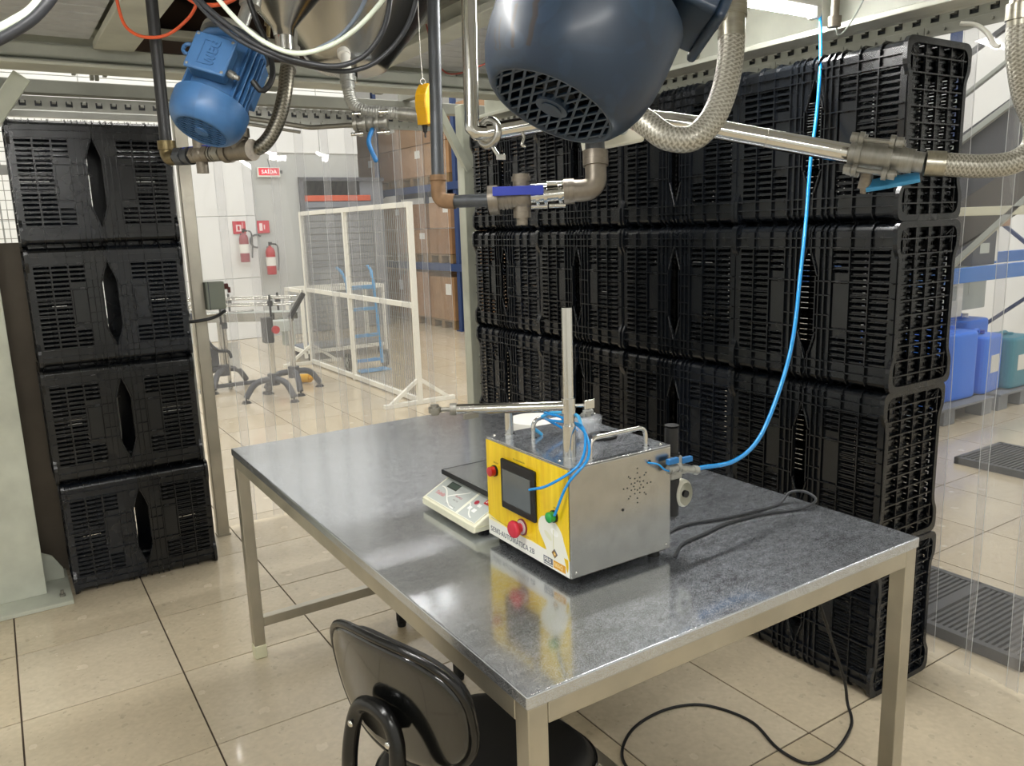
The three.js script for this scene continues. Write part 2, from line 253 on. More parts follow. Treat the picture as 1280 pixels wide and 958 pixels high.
{ // painted column with a bolted foot, braces
  const c = thing('steel_column', 'cream painted steel column with a bolted foot plate at the left of the crates', 'column', [-0.06, 0, -0.13]);
  mesh('shaft', [box2([-0.24, 0.02, 0.11], [0.205, 2.36, 0.125], 0.003), box2([-0.24, 0.02, -0.165], [0.205, 2.36, -0.15], 0.003), box2([-0.02, 0.02, -0.16], [-0.005, 2.36, 0.115])], M.column, c);
  mesh('foot_plate', box2([-0.33, 0, -0.17], [0.305, 0.02, 0.28], 0.003), M.column, c);
  const gs = new THREE.Shape([[0, 0], [0.085, 0], [0.085, 0.05], [0.045, 0.125], [0, 0.15]].map((p) => new THREE.Vector2(...p)));
  mesh('gusset', ext(gs, 0.012).translate(0.205, 0.02, -0.05), M.column, c);
  for (const [x, z] of [[0.265, 0.2], [0.265, -0.12]]) mesh('anchor_bolt', [cyl(0.014, 0.014, [x, 0.02, z], [x, 0.032, z], 6), cyl(0.007, 0.007, [x, 0.03, z], [x, 0.05, z], 8)], M.castSteel, c);
  const b = tag(mesh('brace', (() => { const g = bx(0.07, 0.42, 0.05, 0, 0, 0, 0.004); g.rotateZ(-0.62); return g.translate(0.215, 2.195, 0.16); })(), M.column), 'slanted cream flat brace between the column and the mezzanine edge', 'brace');
  const s = thing('steel_post', 'brushed stainless post between the left crates and the strip curtain', 'post', [1.040, 0, -0.325]);
  mesh('upright', [bx(0.064, 2.36, 0.06, 0, 1.18, 0, 0.004)], M.frame, s); mesh('joint_plate', bx(0.066, 0.012, 0.062, 0, 1.02, 0), M.frame, s); mesh('foot', bx(0.072, 0.012, 0.07, 0, 0.006, 0), M.frame, s);
  const r = thing('painted_post', 'sage green square post at the far end of the crate wall', 'post', [2.63, 0, -0.12]);
  mesh('upright', bx(0.085, 2.4, 0.085, 0, 1.2, 0, 0.006), M.column, r); mesh('foot_plate', bx(0.17, 0.012, 0.17, 0, 0.006, 0), M.column, r);
  const d = bx(0.045, 0.42, 0.045, 0, 0, 0, 0.004); d.rotateZ(0.5); mesh('brace', d.translate(-0.105, 2.2, 0.03), M.column, r);
  mesh('head_plate', [bx(0.24, 0.1, 0.02, 0.16, 2.2, 0.06), ...[0.08, 0.24].map((x) => cyl(0.012, 0.012, [x, 2.21, 0.07], [x, 2.21, 0.085], 6))], M.column, r);
  const jb = thing('junction_box', 'small grey-green switch box fixed to the stainless post', 'switch box', [1.118, 1.29, -0.28]);
  mesh('box', bx(0.1, 0.15, 0.07, 0, 0.075, 0, 0.006), std({ color: 0x8c9286, roughness: 0.6 }), jb); mesh('knob', [cyl(0.016, 0.016, [0.05, 0.12, 0], [0.075, 0.12, 0], 12), bx(0.012, 0.03, 0.02, 0.08, 0.1, 0)], std({ color: 0x5d2f2c, roughness: 0.6 }), jb); mesh('lid_seam', bx(0.004, 0.15, 0.072, -0.034, 0.075, 0), M.darkSteel, jb);
  tag(mesh('control_cable', tube([[0.96, 1.29, -0.26], [0.94, 1.6, -0.27], [0.93, 2.0, -0.27], [0.91, 2.2, -0.27]], 0.006), M.cable), 'thin dark cable running up beside the stainless post', 'cable');
  tag(mesh('control_cable', tube([[0.86, 1.25, -0.25], [0.98, 1.24, -0.22], [1.1, 1.255, -0.22], [1.16, 1.28, -0.25]], 0.009), M.cable), 'thick dark cable crossing the post under the switch box', 'cable');
}
{ // wire mesh fence behind the left stack
  const f = thing('mesh_fence', 'galvanised wire mesh fence behind the left crate stack', 'fence', [0.3, 0, -0.345]);
  mesh('fence_frame', [bx(0.03, 2.3, 0.03, -0.6, 1.15, 0), bx(0.03, 2.3, 0.03, 0.675, 1.15, 0), bx(1.3, 0.03, 0.03, 0.04, 2.28, 0), bx(1.3, 0.03, 0.03, 0.04, 1.27, 0), bx(1.3, 0.03, 0.03, 0.04, 0.05, 0), bx(1.3, 0.045, 0.03, 0.04, 2.02, 0)], M.galv, f);
  const w = []; for (let x = -0.58; x < 0.67; x += 0.028) w.push(bx(0.0035, 2.2, 0.0035, x, 1.16, 0)); for (let y = 0.08; y < 2.27; y += 0.045) w.push(bx(1.25, 0.0035, 0.0035, 0.04, y, 0.003));
  const wm = mesh('wire_mesh', w, M.galv, f); wm.userData.kind = 'stuff';
  tag(mesh('sheet_panel', [box2([-0.1, 0.0, -0.325], [0.345, 1.68, -0.318])], M.sheetDark), 'dark stained metal sheet between the cream column and the left crates', 'panel');
}
// ---------- strip curtains ----------
function strip(w, h, k) {                                         // a bowed, slightly wavy PVC strip hanging from y = 0 down
  const nx = 8, ny = 26, p = [], ix = [], f1 = rr(1.2, 2.2), f2 = rr(2.5, 4.5), ph = rr(0, 6), tw = rr(-0.02, 0.02);
  for (let j = 0; j <= ny; j++) for (let i = 0; i <= nx; i++) {
    const u = i / nx * 2 - 1, v = j / ny, y = -h * v;
    p.push(u * w / 2, y, 0.005 * (1 - u * u) * (k % 2 ? 1 : -0.7) + v * (0.012 * Math.sin(f1 * y + ph) + tw * u) + 0.003 * Math.sin(f2 * y * 2 + ph * 2 + u * 1.4) * Math.min(1, v * 5));
  }
  for (let j = 0; j < ny; j++) for (let i = 0; i < nx; i++) { const a = j * (nx + 1) + i, b = a + 1, c = a + nx + 1, d = c + 1; ix.push(a, c, b, b, c, d); }
  const g = new THREE.BufferGeometry(); g.setAttribute('position', new THREE.Float32BufferAttribute(p, 3)); g.setIndex(ix); g.computeVertexNormals(); g.setAttribute('uv', new THREE.Float32BufferAttribute(new Float32Array(p.length / 3 * 2), 2)); return g;
}
function stripEdge(g, nx, ny) {                                   // the two cut edges of a strip, 2.5 mm thick
  const p = g.attributes.position, gs = [];
  for (const i of [0, nx]) { const pts = []; for (let j = 0; j <= ny; j++) { const o = j * (nx + 1) + i; pts.push([p.getX(o), p.getY(o), p.getZ(o)]); } gs.push(tube(pts, 0.0011, 4, ny * 2)); }
  return gs;
}
function curtain(label, p, turn, len, n, w, rail0 = 0) {
  const t = thing('strip_curtain', label, 'strip curtain', p, turn);
  const step = len / n;
  // perforated steel hanger rail with a clamp plate per strip
  const rs = new THREE.Shape([[rail0, -0.03], [len, -0.03], [len, 0.03], [rail0, 0.03]].map((q) => new THREE.Vector2(...q)));
  for (let x = rail0 + 0.03; x < len - 0.02; x += 0.066) { const hl = new THREE.Path(); hl.moveTo(x, -0.012); hl.lineTo(x, 0.014); hl.lineTo(x + 0.03, 0.014); hl.lineTo(x + 0.03, -0.012); rs.holes.push(hl); }
  mesh('hanger_rail', [ext(rs, 0.004).translate(0, -0.01, 0.014), bx(len - rail0, 0.006, 0.03, (len + rail0) / 2, 0.022, 0)], M.galv, t);
  mesh('rail_back', bx(len - rail0, 0.056, 0.004, (len + rail0) / 2, -0.01, 0.002), M.darkSteel, t);
  const hk = []; for (let x = rail0 + 0.036; x < len - 0.02; x += 0.066) hk.push(bx(0.018, 0.012, 0.022, x + 0.009, -0.004, 0.022, 0.002)); mesh('hooks', hk, M.galv, t).userData.kind = 'stuff';
  for (let k = 0; k < n; k++) {
    const x = (k + 0.5) * step;
    mesh('clamp_plate', [bx(w * 0.86, 0.035, 0.004, x, -0.052, 0.022 + (k % 2) * 0.004, 0.001), ...[-0.3, 0, 0.3].map((q) => cyl(0.006, 0.006, [x + q * w, -0.05, 0.024], [x + q * w, -0.05, 0.034], 6)), ...[-0.32, -0.1, 0.12, 0.34].map((q) => bx(0.02, 0.016, 0.018, x + q * w, 0.004 + 0.012, 0.026))], M.galv, t);
    const sg = strip(w, p[1] - 0.06, k), s = mesh('strip', sg, M.pvc, t); mesh('cut_edge', stripEdge(sg, 8, 26), M.pvcEdge, s); s.position.set(x, -0.045, (k % 2) * 0.012 - 0.004);
  }
  return t;
}
curtain('clear plastic strip curtain across the back of the workplace beside the stainless post', [1.08, 2.345, -0.40], 0, 1.53, 10, 0.2, -1.3);
curtain('long clear plastic strip curtain behind the black crate wall', [2.965, 2.345, -0.3], -Math.PI / 2, 4.9, 31, 0.2);
tag(mesh('loose_strap', tube([[2.9, 2.29, 2.70], [2.9, 2.275, 2.75], [2.9, 2.24, 2.79], [2.9, 2.2, 2.815], [2.9, 2.195, 2.83]], 0.008, 6), M.white), 'white plastic strap end hanging from the curtain rail above the crate wall', 'strap');
// ---------- tube lamps under the mezzanine ----------
boothTubes.forEach(([x, z], k) => {
  const t = thing('tube_lamp', ['glowing white tube lamp under the ceiling above the crate wall', 'white tube lamp under the ceiling left of the work table', 'white tube lamp under the rear edge of the ceiling'][k], 'lamp', [x, CY - 0.055, z]);
  for (const s of [-0.4, 0.4]) mesh('hanger', bx(0.02, 0.056, 0.02, s, 0.027, 0), M.white, t);
  mesh('housing', bx(1.26, 0.03, 0.045, 0, -0.015, 0, 0.008), M.white, t);
  mesh('tube', cyl(0.014, 0.014, [-0.6, -0.045, 0], [0.6, -0.045, 0], 12), M.tubeGlow, t);
  for (const s of [-1, 1]) mesh('end_cap', bx(0.03, 0.045, 0.04, s * 0.615, -0.04, 0, 0.006), M.white, t);
  const l = new THREE.RectAreaLight(LAMP, BOOTH, 1.2, 0.03); l.position.set(x, CY - 0.12, z); l.lookAt(x, 0, z); scene.add(l);
});
// ---------- crates ----------
const CH = 0.33, CL = 0.553, CD = 0.36;      // height of the crate (lying: along x), length (upright: y), width (z)
function crateProto(mirror) {
  const t = new THREE.Group(); const e = 0.028;                    // corner radius
  // long side: outline in (x = crate height, y = length), rim cut back in the middle
  const side = (off, cut = 0.030) => {
    const s = new THREE.Shape(); s.moveTo(0.006, e); s.lineTo(CH, e); s.lineTo(CH, 0.075); s.bezierCurveTo(CH - 0.002, 0.12, CH - cut * 0.9, 0.125, CH - cut, 0.18); s.lineTo(CH - cut, CL - 0.18); s.bezierCurveTo(CH - cut * 0.9, CL - 0.125, CH - 0.002, CL - 0.12, CH, CL - 0.075); s.lineTo(CH, CL - e); s.lineTo(0.006, CL - e); s.closePath();
    const n = 18, y0 = 0.086, y1 = CL - 0.086, st = (y1 - y0) / n;
    for (const [a, b, c] of [[0.028, 0.091, 0], [0.099, 0.163, 0], [0.171, 0.232, 1]]) for (let i = 0; i < n; i++) {
      const y = y0 + (i + 0.5) * st + off; if (c && i > 3 && i < 14) continue;
      const h = new THREE.Path(); h.moveTo(a, y - 0.006); h.lineTo(a, y + 0.006); h.lineTo(b, y + 0.006); h.lineTo(b, y - 0.006); s.holes.push(h);
    }
    const gs = [ext(s, 0.004).translate(0, 0, -0.004)];
    const rib = (x0, x1, y0, y1, d = 0.011) => gs.push(box2([x0, y0, -0.002], [x1, y1, d]));
    for (const x of [0.095, 0.167, 0.236]) rib(x - 0.002, x + 0.002, e, CL - e);
    for (const x of [0.262, 0.284]) rib(x - 0.002, x + 0.002, e, CL - e);
    for (const x of [0.318]) { rib(x - 0.0016, x + 0.0016, e, 0.11); rib(x - 0.0016, x + 0.0016, CL - 0.11, CL - e); }
    for (const y of [0.05, 0.082, 0.195, CL - 0.195, CL - 0.082, CL - 0.05]) rib(0.01, y > 0.1 && y < CL - 0.1 ? 0.298 : CH - 0.004, y - 0.002, y + 0.002);
    for (const y of [0.242, 0.31]) { rib(0.236, 0.298, y - 0.0016, y + 0.0016); rib(0.01, 0.167, y - 0.0016, y + 0.0016, 0.007); }
    rib(CH - 0.036, CH - 0.032, 0.18, CL - 0.18, 0.012);
    for (const q of [0, 1]) { const y = (v) => (q ? CL - v : v); const a = [CH - 0.004, y(0.08)], b = [CH - 0.034, y(0.175)]; gs.push(cyl(0.004, 0.004, [...a, 0.004], [...b, 0.004], 6)); }
    for (let i = 0; i < n; i++) { const y = y0 + (i + 0.5) * st + off; gs.push(box2([0.03, y + 0.006, -0.002], [i > 3 && i < 14 ? 0.162 : 0.231, y + 0.0086, 0.007])); }
    // louvres: slanted vanes behind the slots
    for (let i = 0; i < n; i++) { const y = y0 + (i + 0.5) * st + off; const v = new THREE.BoxGeometry((i > 3 && i < 14 ? 0.162 : 0.231) - 0.03, 0.0015, 0.014); v.rotateX(0.75); gs.push(v.translate(0.03 + ((i > 3 && i < 14 ? 0.162 : 0.231) - 0.03) / 2, y + 0.0012, -0.008)); }
    return gs;
  };
  const D = CD / 2 - 0.016;
  const place = (gs, back) => gs.map((g) => { g = flat(g); if (back) { g.translate(0, -CL / 2, 0); g.rotateX(Math.PI); g.translate(0, CL / 2, 0); } return g.translate(-CH / 2, 0, back ? -D : D); });
  mesh('side_panel', place(side(0), false), M.crate, t); mesh('side_panel', place(side(0.0115, 0.005), true), M.crate, t);
  for (const b of [0, 1]) mesh('label_plate', place([box2([0.172, 0.2, -0.002], [0.232, CL - 0.2, 0.004], 0.002)], b), M.crate, t);
  // short ends with the rounded corners
  for (const q of [0, 1]) {
    const gs = [], s = new THREE.Shape(); s.moveTo(0.006, -D + e); s.lineTo(CH, -D + e); s.lineTo(CH, D - e); s.lineTo(0.006, D - e); s.closePath();
    for (const x of [0.04, 0.11, 0.18, 0.25]) for (let i = 0; i < 8; i++) { const z = -0.115 + i * 0.033; if (x > 0.1 && x < 0.24 && i > 1 && i < 6) continue; const h = new THREE.Path(); h.moveTo(x, z - 0.006); h.lineTo(x, z + 0.006); h.lineTo(x + 0.05, z + 0.006); h.lineTo(x + 0.05, z - 0.006); s.holes.push(h); }
    const g = ext(s, 0.004); g.rotateX(-Math.PI / 2); gs.push(g.translate(0, CL - 0.004 - 0.008, 0));
    const quarter = (r0, r1, x0, x1, zs) => { const a = new THREE.Shape(); a.absarc(0, 0, r1, 0, Math.PI / 2, false); a.lineTo(0, r0); a.absarc(0, 0, r0, Math.PI / 2, 0, true); a.closePath(); const k = ext(a, x1 - x0, { curveSegments: 6 }); k.rotateY(Math.PI / 2); if (zs < 0) k.rotateX(Math.PI / 2); return k; };
    // quarter lies with its arc from -z to +y after the turn; set it in the two top corners
    for (const zs of [1, -1]) for (const [x0, x1, r0, r1] of [[0.006, CH, e - 0.004, e], ...[0.02, 0.095, 0.167, 0.236, 0.262, 0.284, 0.318].map((x) => [x - 0.0016, x + 0.0016, e - 0.002, e + 0.008])]) {
      const k = flat(quarter(r0, r1, x0, x1, 1)); if (zs > 0) k.scale(1, 1, -1), flip(k);
      gs.push(k.translate(x0, CL - e - 0.008, zs * (D - e)));
    }
    for (const x of [0.02, 0.095, 0.167, 0.236, 0.262, 0.284, 0.318]) gs.push(box2([x - 0.0016, CL - 0.012, -D + e], [x + 0.0016, CL, D - e]));
    for (const z of [-0.08, 0, 0.08]) gs.push(box2([0.01, CL - 0.012, z - 0.0016], [CH - 0.002, CL, z + 0.0016]));
    mesh('end_panel', gs.map((g) => { g = flat(g); if (!q) { g.translate(0, -CL / 2, 0); g.rotateX(Math.PI); g.translate(0, CL / 2, 0); } return g.translate(-CH / 2, 0, 0); }), M.crate, t);
  }
  // base: a waved flange frame, pierced strips, cross bars and corner spokes (seen on the crate ends of the wall)
  const o = (d, w) => { const s = new THREE.Shape(), a = CD / 2 - d, y0 = d, y1 = CL - d, r = 0.035; s.moveTo(-a + r, y0); s.lineTo(a - r, y0); s.quadraticCurveTo(a, y0, a, y0 + r); s.lineTo(a, 0.07); s.bezierCurveTo(a, 0.1, a - w, 0.1, a - w, 0.14); s.lineTo(a - w, CL - 0.14); s.bezierCurveTo(a - w, CL - 0.1, a, CL - 0.1, a, CL - 0.07); s.lineTo(a, y1 - r); s.quadraticCurveTo(a, y1, a - r, y1); s.lineTo(-a + r, y1); s.quadraticCurveTo(-a, y1, -a, y1 - r); s.lineTo(-a, CL - 0.07); s.bezierCurveTo(-a, CL - 0.1, -a + w, CL - 0.1, -a + w, CL - 0.14); s.lineTo(-a + w, 0.14); s.bezierCurveTo(-a + w, 0.1, -a, 0.1, -a, 0.07); s.lineTo(-a, y0 + r); s.quadraticCurveTo(-a, y0, -a + r, y0); return s; };
  const fl = o(0, 0.020), inner = o(0.02, 0.017); fl.holes.push(new THREE.Path(inner.getPoints(5)));
  const toX = (g) => flat(g).rotateY(-Math.PI / 2);               // (z, y) drawings; depth to -x
  mesh('base_flange', [toX(ext(fl, 0.014)).translate(-CH / 2 + 0.014, 0, 0)], M.crate, t);
  const gs = [];
  const pierced = (z, w, n) => { const s = new THREE.Shape([[z - w / 2, 0.02], [z + w / 2, 0.02], [z + w / 2, CL - 0.02], [z - w / 2, CL - 0.02]].map((q) => new THREE.Vector2(...q))); for (let i = 0; i < n; i++) { const y = 0.04 + (i + 0.5) * (CL - 0.08) / n; for (const q of [-1, 1]) { const h = new THREE.Path(), c = z + q * w * 0.25, a = w * 0.09, b = 0.0055; h.moveTo(c - a, y - b); h.lineTo(c - a, y + b); h.lineTo(c + a, y + b); h.lineTo(c + a, y - b); s.holes.push(h); } } return toX(ext(s, 0.003)).translate(-CH / 2 + 0.022, 0, 0); };
  for (const z of [-0.105, -0.035, 0.035, 0.105]) gs.push(pierced(z, 0.036, 20));
  for (let i = 0; i < 22; i++) { const y = 0.04 + i * (CL - 0.08) / 21; for (const z of [-0.105, -0.035, 0.035, 0.105]) gs.push(box2([-CH / 2 + 0.016, y - 0.004, z - 0.025], [-CH / 2 + 0.02, y + 0.004, z + 0.025])); }
  for (let i = 0; i < 10; i++) { const y = 0.055 + i * (CL - 0.11) / 9; gs.push(box2([-CH / 2 + 0.003, y - 0.0022, -0.158], [-CH / 2 + 0.012, y + 0.0022, 0.158])); }
  for (const z of [-0.14, -0.07, 0, 0.07, 0.14]) gs.push(box2([-CH / 2 + 0.004, 0.02, z - 0.0016], [-CH / 2 + 0.013, CL - 0.02, z + 0.0016]));
  for (const sy of [0, 1]) for (const sz of [-1, 1]) for (const a of [0.5, 0.8, 1.1]) { const y = sy ? CL - 0.02 : 0.02, dy = (sy ? -1 : 1) * Math.sin(a) * 0.06, dz = -sz * Math.cos(a) * 0.06; gs.push(cyl(0.0022, 0.0022, [-CH / 2 + 0.007, y, sz * 0.158], [-CH / 2 + 0.007, y + dy, sz * 0.158 + dz], 4)); }
  mesh('base_grid', gs, M.crate, t);
  if (mirror) t.traverse((m) => { if (m.isMesh) { m.geometry = flat(m.geometry); m.geometry.scale(-1, 1, 1); flip(m.geometry); } });
  return t;
}
function flip(g) { for (const k of ['position', 'normal', 'uv']) { const a = g.attributes[k], s = a.itemSize; for (let i = 0; i < a.count; i += 3) for (let c = 0; c < s; c++) { const q = a.array[(i + 1) * s + c]; a.array[(i + 1) * s + c] = a.array[(i + 2) * s + c]; a.array[(i + 2) * s + c] = q; } } return g; }
const crateA = crateProto(false), crateB = crateProto(true);      // base on one side or on the other
function crate(p, turn, label, group, old, mirrored) {
  const o = (mirrored ? crateB : crateA).clone(); o.name = numbered('plastic_crate'); o.position.set(...p); o.rotation.y = turn; o.userData = { label, category: 'crate', group };
  if (old) o.traverse((m) => { if (m.isMesh) m.material = M.crateOld; });
  scene.add(o);
}
{
  const rowName = ['bottom', 'second', 'third', 'top'], rowLong = ['bottom row', 'second row up', 'third row up', 'top row'];
  const lx = [[0.425, 0.757], [0.411, 0.743], [0.416, 0.748], [0.414, 0.746]];
  for (let r = 0; r < 4; r++) for (let k = 0; k < 2; k++)
    crate([lx[r][k], r * 0.5535, -0.112 + rr(-0.006, 0.006)], 0, `black plastic crate in the left stack, ${rowLong[r]}, ${k ? 'beside the stainless post' : 'beside the cream column'}`, 'crates of the left stack', (r + k) % 3 === 0, k === 1);
  const ord = ['nearest the green post', 'second from the green post', 'third from the green post', 'fourth from the green post', 'fifth from the green post', 'sixth from the green post', 'last but one before the open end', 'at the open end'];
  const jit = [[0.012, -0.02, 0.012], [0.0, 0, 0.0], [-0.004, 0, 0.01], [0.006, 0, -0.008]];
  for (let r = 0; r < 4; r++) for (let k = 0; k < 8; k++) {
    const z = 0.105 + (k + 0.5) * 0.3315 + [0.0, -0.004, 0.012, 0.0][r];
    crate([2.517 + CD / 2 + rr(-0.005, 0.008) + [0, 0, -0.012, 0.004][r], r * 0.5535, z], -Math.PI / 2 + rr(-0.002, 0.002), `black crate in the long wall, ${rowLong[r]}, ${ord[k]}`, 'crates of the long wall', rnd() < 0.35, k % 2 === 1);
  }
}
// ---------- stainless work table ----------
const TH = 0.875, TX0 = 0.808, TX1 = 2.017, TZ0 = 1.131, TZ1 = 3.181;
{
  const t = thing('work_table', 'large stainless steel work table with square tube legs and a scuffed top', 'table', [0, 0, 0]);
  const lip = 0.028;
  mesh('table_top', box2([TX0, TH - lip, TZ0], [TX1, TH, TZ1], 0.004), M.tableTop, t);
  const a = 0.022, L = [TX0 + a + 0.004, TX1 - a - 0.004, TZ0 + a + 0.004, TZ1 - a - 0.004];
  const rail = (p, q) => mesh('rail', box2(p, q, 0.003), M.frame, t);
  rail([L[0] - a, TH - 0.072, L[2] + a], [L[0] + a, TH - lip, L[3] - a]); rail([L[1] - a, TH - 0.072, L[2] + a], [L[1] + a, TH - lip, L[3] - a]);
  rail([L[0] + a, TH - 0.072, L[2] - a], [L[1] - a, TH - lip, L[2] + a]); rail([L[0] + a, TH - 0.072, L[3] - a], [L[1] - a, TH - lip, L[3] + a]);
  for (const x of [L[0], L[1]]) for (const z of [L[2], L[3]]) {
    const yl = x === L[0] && z === L[2];
    mesh('leg', box2([x - a, 0.055, z - a], [x + a, TH - lip, z + a], 0.003), M.frame, t);
    const f = mesh('foot', bx(0.05, 0.058, 0.05, x, 0.029, z, 0.006), yl ? M.ivory : M.rubber, t); if (yl) f.userData.label = 'yellowish plastic foot sleeve';
  }
  for (const z of [L[2], L[3]]) mesh('stretcher', box2([L[0] + a, 0.13, z - 0.018], [L[1] - a, 0.17, z + 0.018], 0.003), M.frame, t);
  mesh('stretcher', box2([(TX0 + TX1) / 2 - 0.02, 0.13, L[2] + 0.018], [(TX0 + TX1) / 2 + 0.02, 0.17, L[3] - 0.018], 0.003), M.frame, t);
  for (const z of [1.27, 1.78]) mesh('stretcher_foot', [cyl(0.018, 0.02, [(TX0 + TX1) / 2, 0, z], [(TX0 + TX1) / 2, 0.02, z], 12), bx(0.036, 0.11, 0.036, (TX0 + TX1) / 2, 0.075, z, 0.005)], M.rubber, t);
}
// ---------- semi-automatic filler ----------
{
  const W = 0.306, D = 0.356, H = 0.262, F = 0.02;
  const t = thing('filling_machine', 'stainless filling machine with a yellow printed front and touch screen', 'filling machine', [1.281, TH, 2.709]);
  const y0 = F, y1 = F + H, x0 = -W / 2, z1 = D / 2;
  mesh('cabinet', [bx(W, H, D, 0, y0 + H / 2, 0, 0.004)], M.steel, t);
  mesh('lid', [bx(W - 0.002, 0.003, D - 0.002, 0, y1 + 0.001, 0, 0.001)], M.tableTop, t);
  for (const [x, z] of [[-1, -1], [-1, 1], [1, -1], [1, 1]]) mesh('foot', cyl(0.016, 0.014, [x * (W / 2 - 0.03), 0, z * (D / 2 - 0.03)], [x * (W / 2 - 0.03), F, z * (D / 2 - 0.03)], 14), M.rubber, t);
  // printed front: u runs along +z (left to right as read), v up
  const front = canvas(1424, 1048, (c, w, h) => {
    c.fillStyle = '#e6c412'; c.fillRect(0, 0, w, h);
    for (let i = 0; i < 70; i++) { c.strokeStyle = rnd() < 0.5 ? 'rgba(255,226,70,0.16)' : 'rgba(205,150,0,0.14)'; c.lineWidth = rr(20, 70); const x = rnd() * w; c.beginPath(); c.moveTo(x, -20); c.bezierCurveTo(x + rr(-40, 90), 300, x + rr(-80, 60), 600, x + rr(-40, 120), 930); c.stroke(); }
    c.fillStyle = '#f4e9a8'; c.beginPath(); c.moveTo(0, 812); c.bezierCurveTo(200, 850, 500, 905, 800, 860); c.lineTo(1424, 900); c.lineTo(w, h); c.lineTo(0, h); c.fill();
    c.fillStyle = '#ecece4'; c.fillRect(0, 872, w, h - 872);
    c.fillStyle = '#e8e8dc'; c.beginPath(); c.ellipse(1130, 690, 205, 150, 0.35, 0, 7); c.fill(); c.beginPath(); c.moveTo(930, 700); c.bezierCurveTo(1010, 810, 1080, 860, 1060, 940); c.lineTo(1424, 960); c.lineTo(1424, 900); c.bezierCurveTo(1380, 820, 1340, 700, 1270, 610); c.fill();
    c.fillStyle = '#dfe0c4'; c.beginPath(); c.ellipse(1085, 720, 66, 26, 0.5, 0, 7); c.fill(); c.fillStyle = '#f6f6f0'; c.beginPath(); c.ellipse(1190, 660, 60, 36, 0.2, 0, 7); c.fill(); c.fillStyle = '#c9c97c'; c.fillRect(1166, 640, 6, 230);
    c.fillStyle = '#e0bc10'; c.beginPath(); c.moveTo(1330, 860); c.bezierCurveTo(1352, 900, 1360, 950, 1380, 990); c.bezierCurveTo(1400, 950, 1400, 900, 1395, 860); c.fill();
    c.fillStyle = '#565b66'; c.font = 'bold 76px sans-serif'; c.textBaseline = 'alphabetic'; c.fillText('SEMI-AUTOMÁTICA 2B', 48, 992, 900);
    c.fillStyle = '#8c7c22'; for (let i = 0; i < 4; i++) c.fillRect(40, 800 + i * 0, 1, 1); c.fillRect(60, 846, 700, 4);
    c.fillStyle = '#5d6470'; c.fillRect(1004, 936, 148, 62); c.fillStyle = '#eceae0'; c.font = 'bold 58px sans-serif'; c.fillText('PRO', 1012, 988, 132); c.fillStyle = '#5d6470'; c.fillRect(1004, 1006, 148, 10);
    c.fillStyle = '#d79a22'; c.fillRect(1162, 936, 190, 74); c.fillStyle = '#f0d9a0'; c.font = 'bold 58px sans-serif'; c.fillText('MAQ', 1176, 992, 164);
    c.save(); c.translate(1185, 868); c.rotate(Math.PI / 4); c.fillStyle = '#7b6142'; c.fillRect(-34, -34, 68, 68); c.fillStyle = '#5d6470'; c.fillRect(-34, -34, 68, 18); c.fillStyle = '#e3b23c'; c.fillRect(-14, -14, 34, 34); c.fillStyle = '#ecece4'; c.fillRect(-2, -2, 12, 12); c.restore();
    c.fillStyle = '#3b3410'; c.font = 'bold 22px sans-serif'; c.fillText('TELA DE OPERAÇÃO', 520, 118, 240); c.fillText('EMERGÊNCIA', 575, 622, 160); c.fillText('DESLIGA', 150, 236, 110); c.fillText('LIGA', 1180, 424, 70);
  });
  const fp = new THREE.PlaneGeometry(D - 0.008, H - 0.008); fp.rotateY(-Math.PI / 2); const fpb = bx(0.0015, H - 0.008, D - 0.008, x0 - 0.0012, y0 + H / 2, 0);
  { const uv = fpb.attributes.uv, p = fpb.attributes.position; for (let i = 0; i < uv.count; i++) uv.setXY(i, (p.getZ(i) + D / 2) / D, (p.getY(i) - y0) / H); }
  mesh('front_print', fpb, std({ color: 0xffffff, map: front, roughness: 0.32 }), t);
  const fx = x0 - 0.002, pz = (u) => -D / 2 + u * D, py = (v) => y0 + (1 - v) * H;   // u, v as on the print (v down)
  const face = (du, dv, w, h, d, m, name, r = 0.003) => mesh(name, bx(d, h, w, fx - d / 2, py(dv), pz(du), r), m, t);
  const scr = face(0.44, 0.375, 0.148, 0.128, 0.009, M.black, 'touch_screen', 0.004);
  mesh('display_glass', bx(0.001, 0.084, 0.122, fx - 0.0095, py(0.385), pz(0.435)), phy({ color: 0x4c5356, roughness: 0.12, clearcoat: 0.5 }), scr); 
  scr.children.forEach((q) => q.position.set(0, 0, 0));
  const lampB = (u, v, m, name) => { const b = mesh(name, [cyl(0.0125, 0.0125, [fx - 0.003, py(v), pz(u)], [fx - 0.017, py(v), pz(u)], 20), new THREE.SphereGeometry(0.0125, 18, 8, 0, 6.3, 0, 1.57).rotateZ(Math.PI / 2).scale(0.35, 1, 1).translate(fx - 0.017, py(v), pz(u))], m, t); mesh('bezel', cyl(0.0145, 0.0145, [fx, py(v), pz(u)], [fx - 0.005, py(v), pz(u)], 20), M.black, b); return b; };
  lampB(0.125, 0.30, M.red, 'red_button'); lampB(0.84, 0.475, M.green, 'green_button');
  const ev = 0.735, eu = 0.46, es = mesh('emergency_stop', [lathe([[0, 0.034], [0.016, 0.034], [0.021, 0.03], [0.022, 0.024], [0.018, 0.017], [0.012, 0.014], [0.011, 0.004]], 24).rotateZ(Math.PI / 2).translate(fx, py(ev), pz(eu))], M.estop, t);
  mesh('collar', [cyl(0.0175, 0.0175, [fx, py(ev), pz(eu)], [fx - 0.006, py(ev), pz(eu)], 24)], std({ color: 0xcfc6c4, roughness: 0.4 }), es); mesh('ring', cyl(0.021, 0.021, [fx, py(ev), pz(eu)], [fx - 0.003, py(ev), pz(eu)], 24), std({ color: 0x7a3038, roughness: 0.5 }), es);
